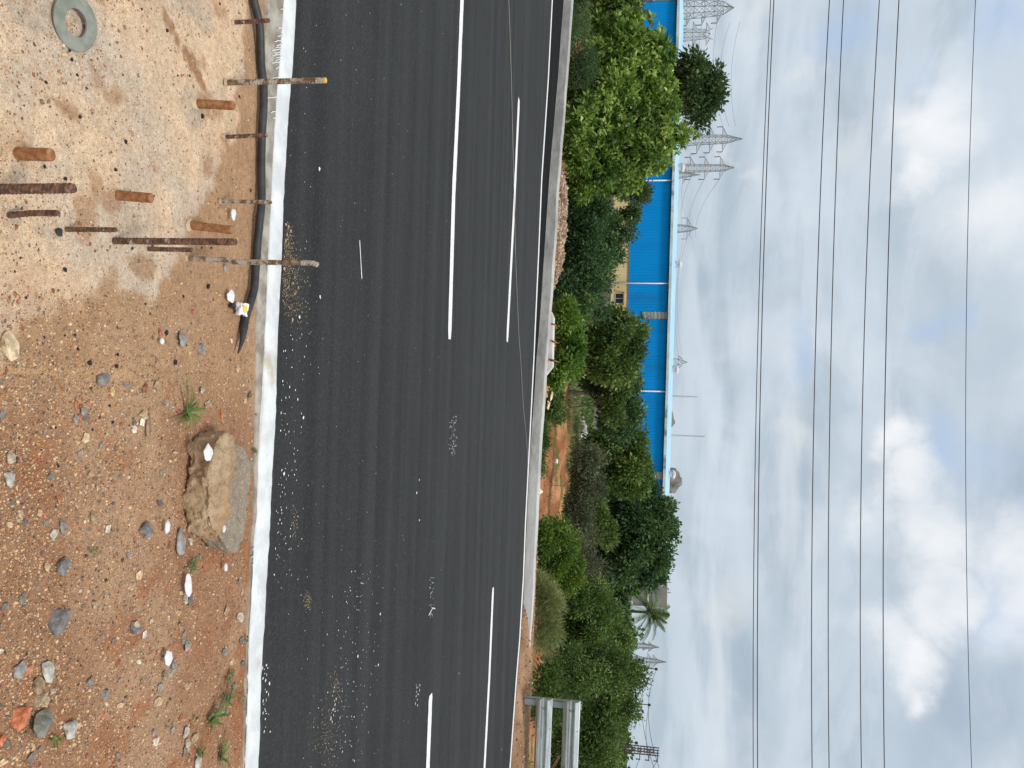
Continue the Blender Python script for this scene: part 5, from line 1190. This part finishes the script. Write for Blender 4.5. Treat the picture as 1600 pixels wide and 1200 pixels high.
for k, (a, b_, sag) in enumerate([(t1[5]+Vector((0, 0, 7)), t3[4]+Vector((0, 0, 4)), 2), (t1[5], t3[4], 2), (t1[3], t3[2], 2), (t1[5]+Vector((0, 0, 4)), t3[4]+Vector((0, 0, 2)), 3)]):
    wires('transmission_line', a, b_, sag, .045, 'faint transmission line strung between the widest and the tallest pylon', 'power line', GW)
for k in (0, 2, 4): wires('transmission_line', t3[k+1], t4[k], 1, .045, 'short faint line between the tallest and the reddish grey pylon', 'power line', GW)

def rock_hill(py, w, h, D, label, seed):
    p = Q(1000, py, D); s = D/FPX; n = 60; bm = bmesh.new(); bmesh.ops.create_icosphere(bm, subdivisions=5, radius=1)
    for v in bm.verts:
        c0 = v.co.copy(); v.co = Vector((c0.x*w*s/2, c0.y*w*s/2, c0.z*h*s))
        q = c0*2.2+Vector((seed, 0, 0)); v.co += Vector((c0.x, c0.y, c0.z)).normalized()*(mnoise.noise(q)*.12+mnoise.noise(q*2.5)*.06+mnoise.noise(q*6)*.03)*h*s
    me = bpy.data.meshes.new('rock_hill'); bm.to_mesh(me); bm.free(); me.materials.append(MAT['rock']); o = link('rock_hill', me, None, (p.x, D, p.z)); tag(o, kind='structure')
rock_hill(748, 56, 61, 1500, '', 3); rock_hill(652, 70, 50, 1500, '', 8)

def lattice_pole():
    D = 70; p = Q(1030, 1175, D); root = empty('lattice_pole', (p.x, D, -4), 'square steel lattice pole with short brackets close to the bottom right of the treeline', 'pole'); m = MB(); w = .28; z = -4.2
    for i, j in ((-1,-1),(1,-1),(1,1),(-1,1)): m.bar((p.x+i*w, D+j*w, -4.2), (p.x+i*w*.85, D+j*w*.85, p.z), .07)
    while z < p.z-.5:
        for j in (-1, 1): m.bar((p.x-w, D+j*w, z), (p.x+w, D+j*w, z+.55), .045); m.bar((p.x+w, D+j*w, z), (p.x-w, D+j*w, z+.55), .045)
        z += .55
    m.build('pole_body', MAT['brownpole'], root); tp = []
    for dz in (.15, .9, 1.7):
        m = MB(); m.bar((p.x-.3, D-.3, p.z-dz), (p.x+.75, D-.3, p.z-dz), .08); m.bar((p.x+.7, D-.3, p.z-dz), (p.x+.7, D-.3, p.z-dz-.35), .07); m.build('bracket', MAT['brownpole'], root); tp.append(Vector((p.x+.7, D-.3, p.z-dz)))
    return tp
LP_ = lattice_pole()
def dark_pole(py, top, D, label, w, arms=()):
    p = Q(top, py, D); root = empty('power_pole', (p.x, D, -4), label, 'pole', 'dark power poles above the thicket'); m = MB(); m.tube([(p.x, D, -4.2), (p.x, D, p.z-.9)], [w, w*.9], 8); m.tube([(p.x, D, p.z-.9), (p.x, D, p.z)], w*.35, 6); m.build('pole_body', MAT['brownpole'], root, smooth=True)
    m = MB(); m.tube([(p.x, D, p.z-.18), (p.x, D, p.z+.1)], [.13, .13], 8); m.build('top_insulator', MAT['blackp'], root)
    for (dx, dz) in arms:
        m = MB(); m.bar((p.x, D, p.z-2.6), (p.x+dx, D, p.z-2.6+dz), .13); m.tube([(p.x+dx, D, p.z-2.6+dz), (p.x+dx, D, p.z-2.25+dz)], .12, 6); m.build('bracket', MAT['brownpole'], root)
    return p
p1 = dark_pole(1045.5, 1026, 80, 'taller dark pole with crooked brackets', .14, ((-.75, .9), (1.0, .55)))
p2 = dark_pole(1101.5, 1015, 80, 'plain dark pole between the crooked bracket pole and the lattice pole', .12)
p3 = dark_pole(1161, 995, 75, 'short dark pole right beside the square lattice pole', .09)
GP = 'distribution lines running off past the lattice pole'
e_ = Q(1042, 1230, 60); wires('distribution_line', p1, e_, 1.1, .02, 'topmost thin line from the crooked bracket pole toward the bottom edge', 'power line', GP, 'wire')
e_ = Q(1034, 1230, 60); wires('distribution_line', p1-Vector((0, 0, .9)), e_, 1.0, .02, 'middle thin line from the crooked bracket pole past the lattice pole', 'power line', GP, 'wire')
wires('distribution_line', p2, LP_[1], .3, .02, 'thin line from the plain dark pole to the lattice pole bracket', 'power line', GP, 'wire')
wires('distribution_line', LP_[0], Q(1018, 1240, 70), .4, .02, 'thin line from the lattice pole top toward the bottom edge', 'power line', GP, 'wire')
wires('distribution_line', LP_[2], Q(1000, 1240, 70), .4, .02, 'lowest thin line from the lattice pole bracket toward the bottom edge', 'power line', GP, 'wire')

# ------------------------------------------------------------------ overhead cables crossing the sky
ys_ = (0, 450, 850, 1200)
WL = [([1204, 1187, 1177.3, 1177.3], 31, .020, 'lowest of the overhead cables, lower strand of the close pair'),
      ([1209, 1192.5, 1183.8, 1184], 31.6, .024, 'upper strand of the close pair of overhead cables'),
      ([1296, 1277, 1268.5, 1269], 30, .022, 'third overhead cable counting up from the treeline'),
      ([1318, 1301, 1294.3, 1295.5], 31, .022, 'fourth overhead cable counting up from the treeline'),
      ([1374, 1352.8, 1344.3, 1346], 30, .021, 'fifth overhead cable counting up from the treeline'),
      ([1404.5, 1387, 1379.7, 1382], 31, .023, 'sixth overhead cable, darkest of the upper two'),
      ([1524, 1511.3, 1509, 1518.5], 33, .016, 'highest and thinnest overhead cable, alone far above the others')]
for pxs, Yd, r, lab in WL:
    P = [Q(x, y, Yd) for x, y in zip(pxs, ys_)]; cf = np.polyfit([p.x for p in P], [p.z for p in P], 2); m = MB()
    m.tube([(x, Yd, float(np.polyval(cf, x))) for x in np.linspace(-44, 44, 60)], r*.78, 6); o = m.build('overhead_cable', MAT['wire'], smooth=True); tag(o, lab, 'cable', 'overhead cables crossing the sky')
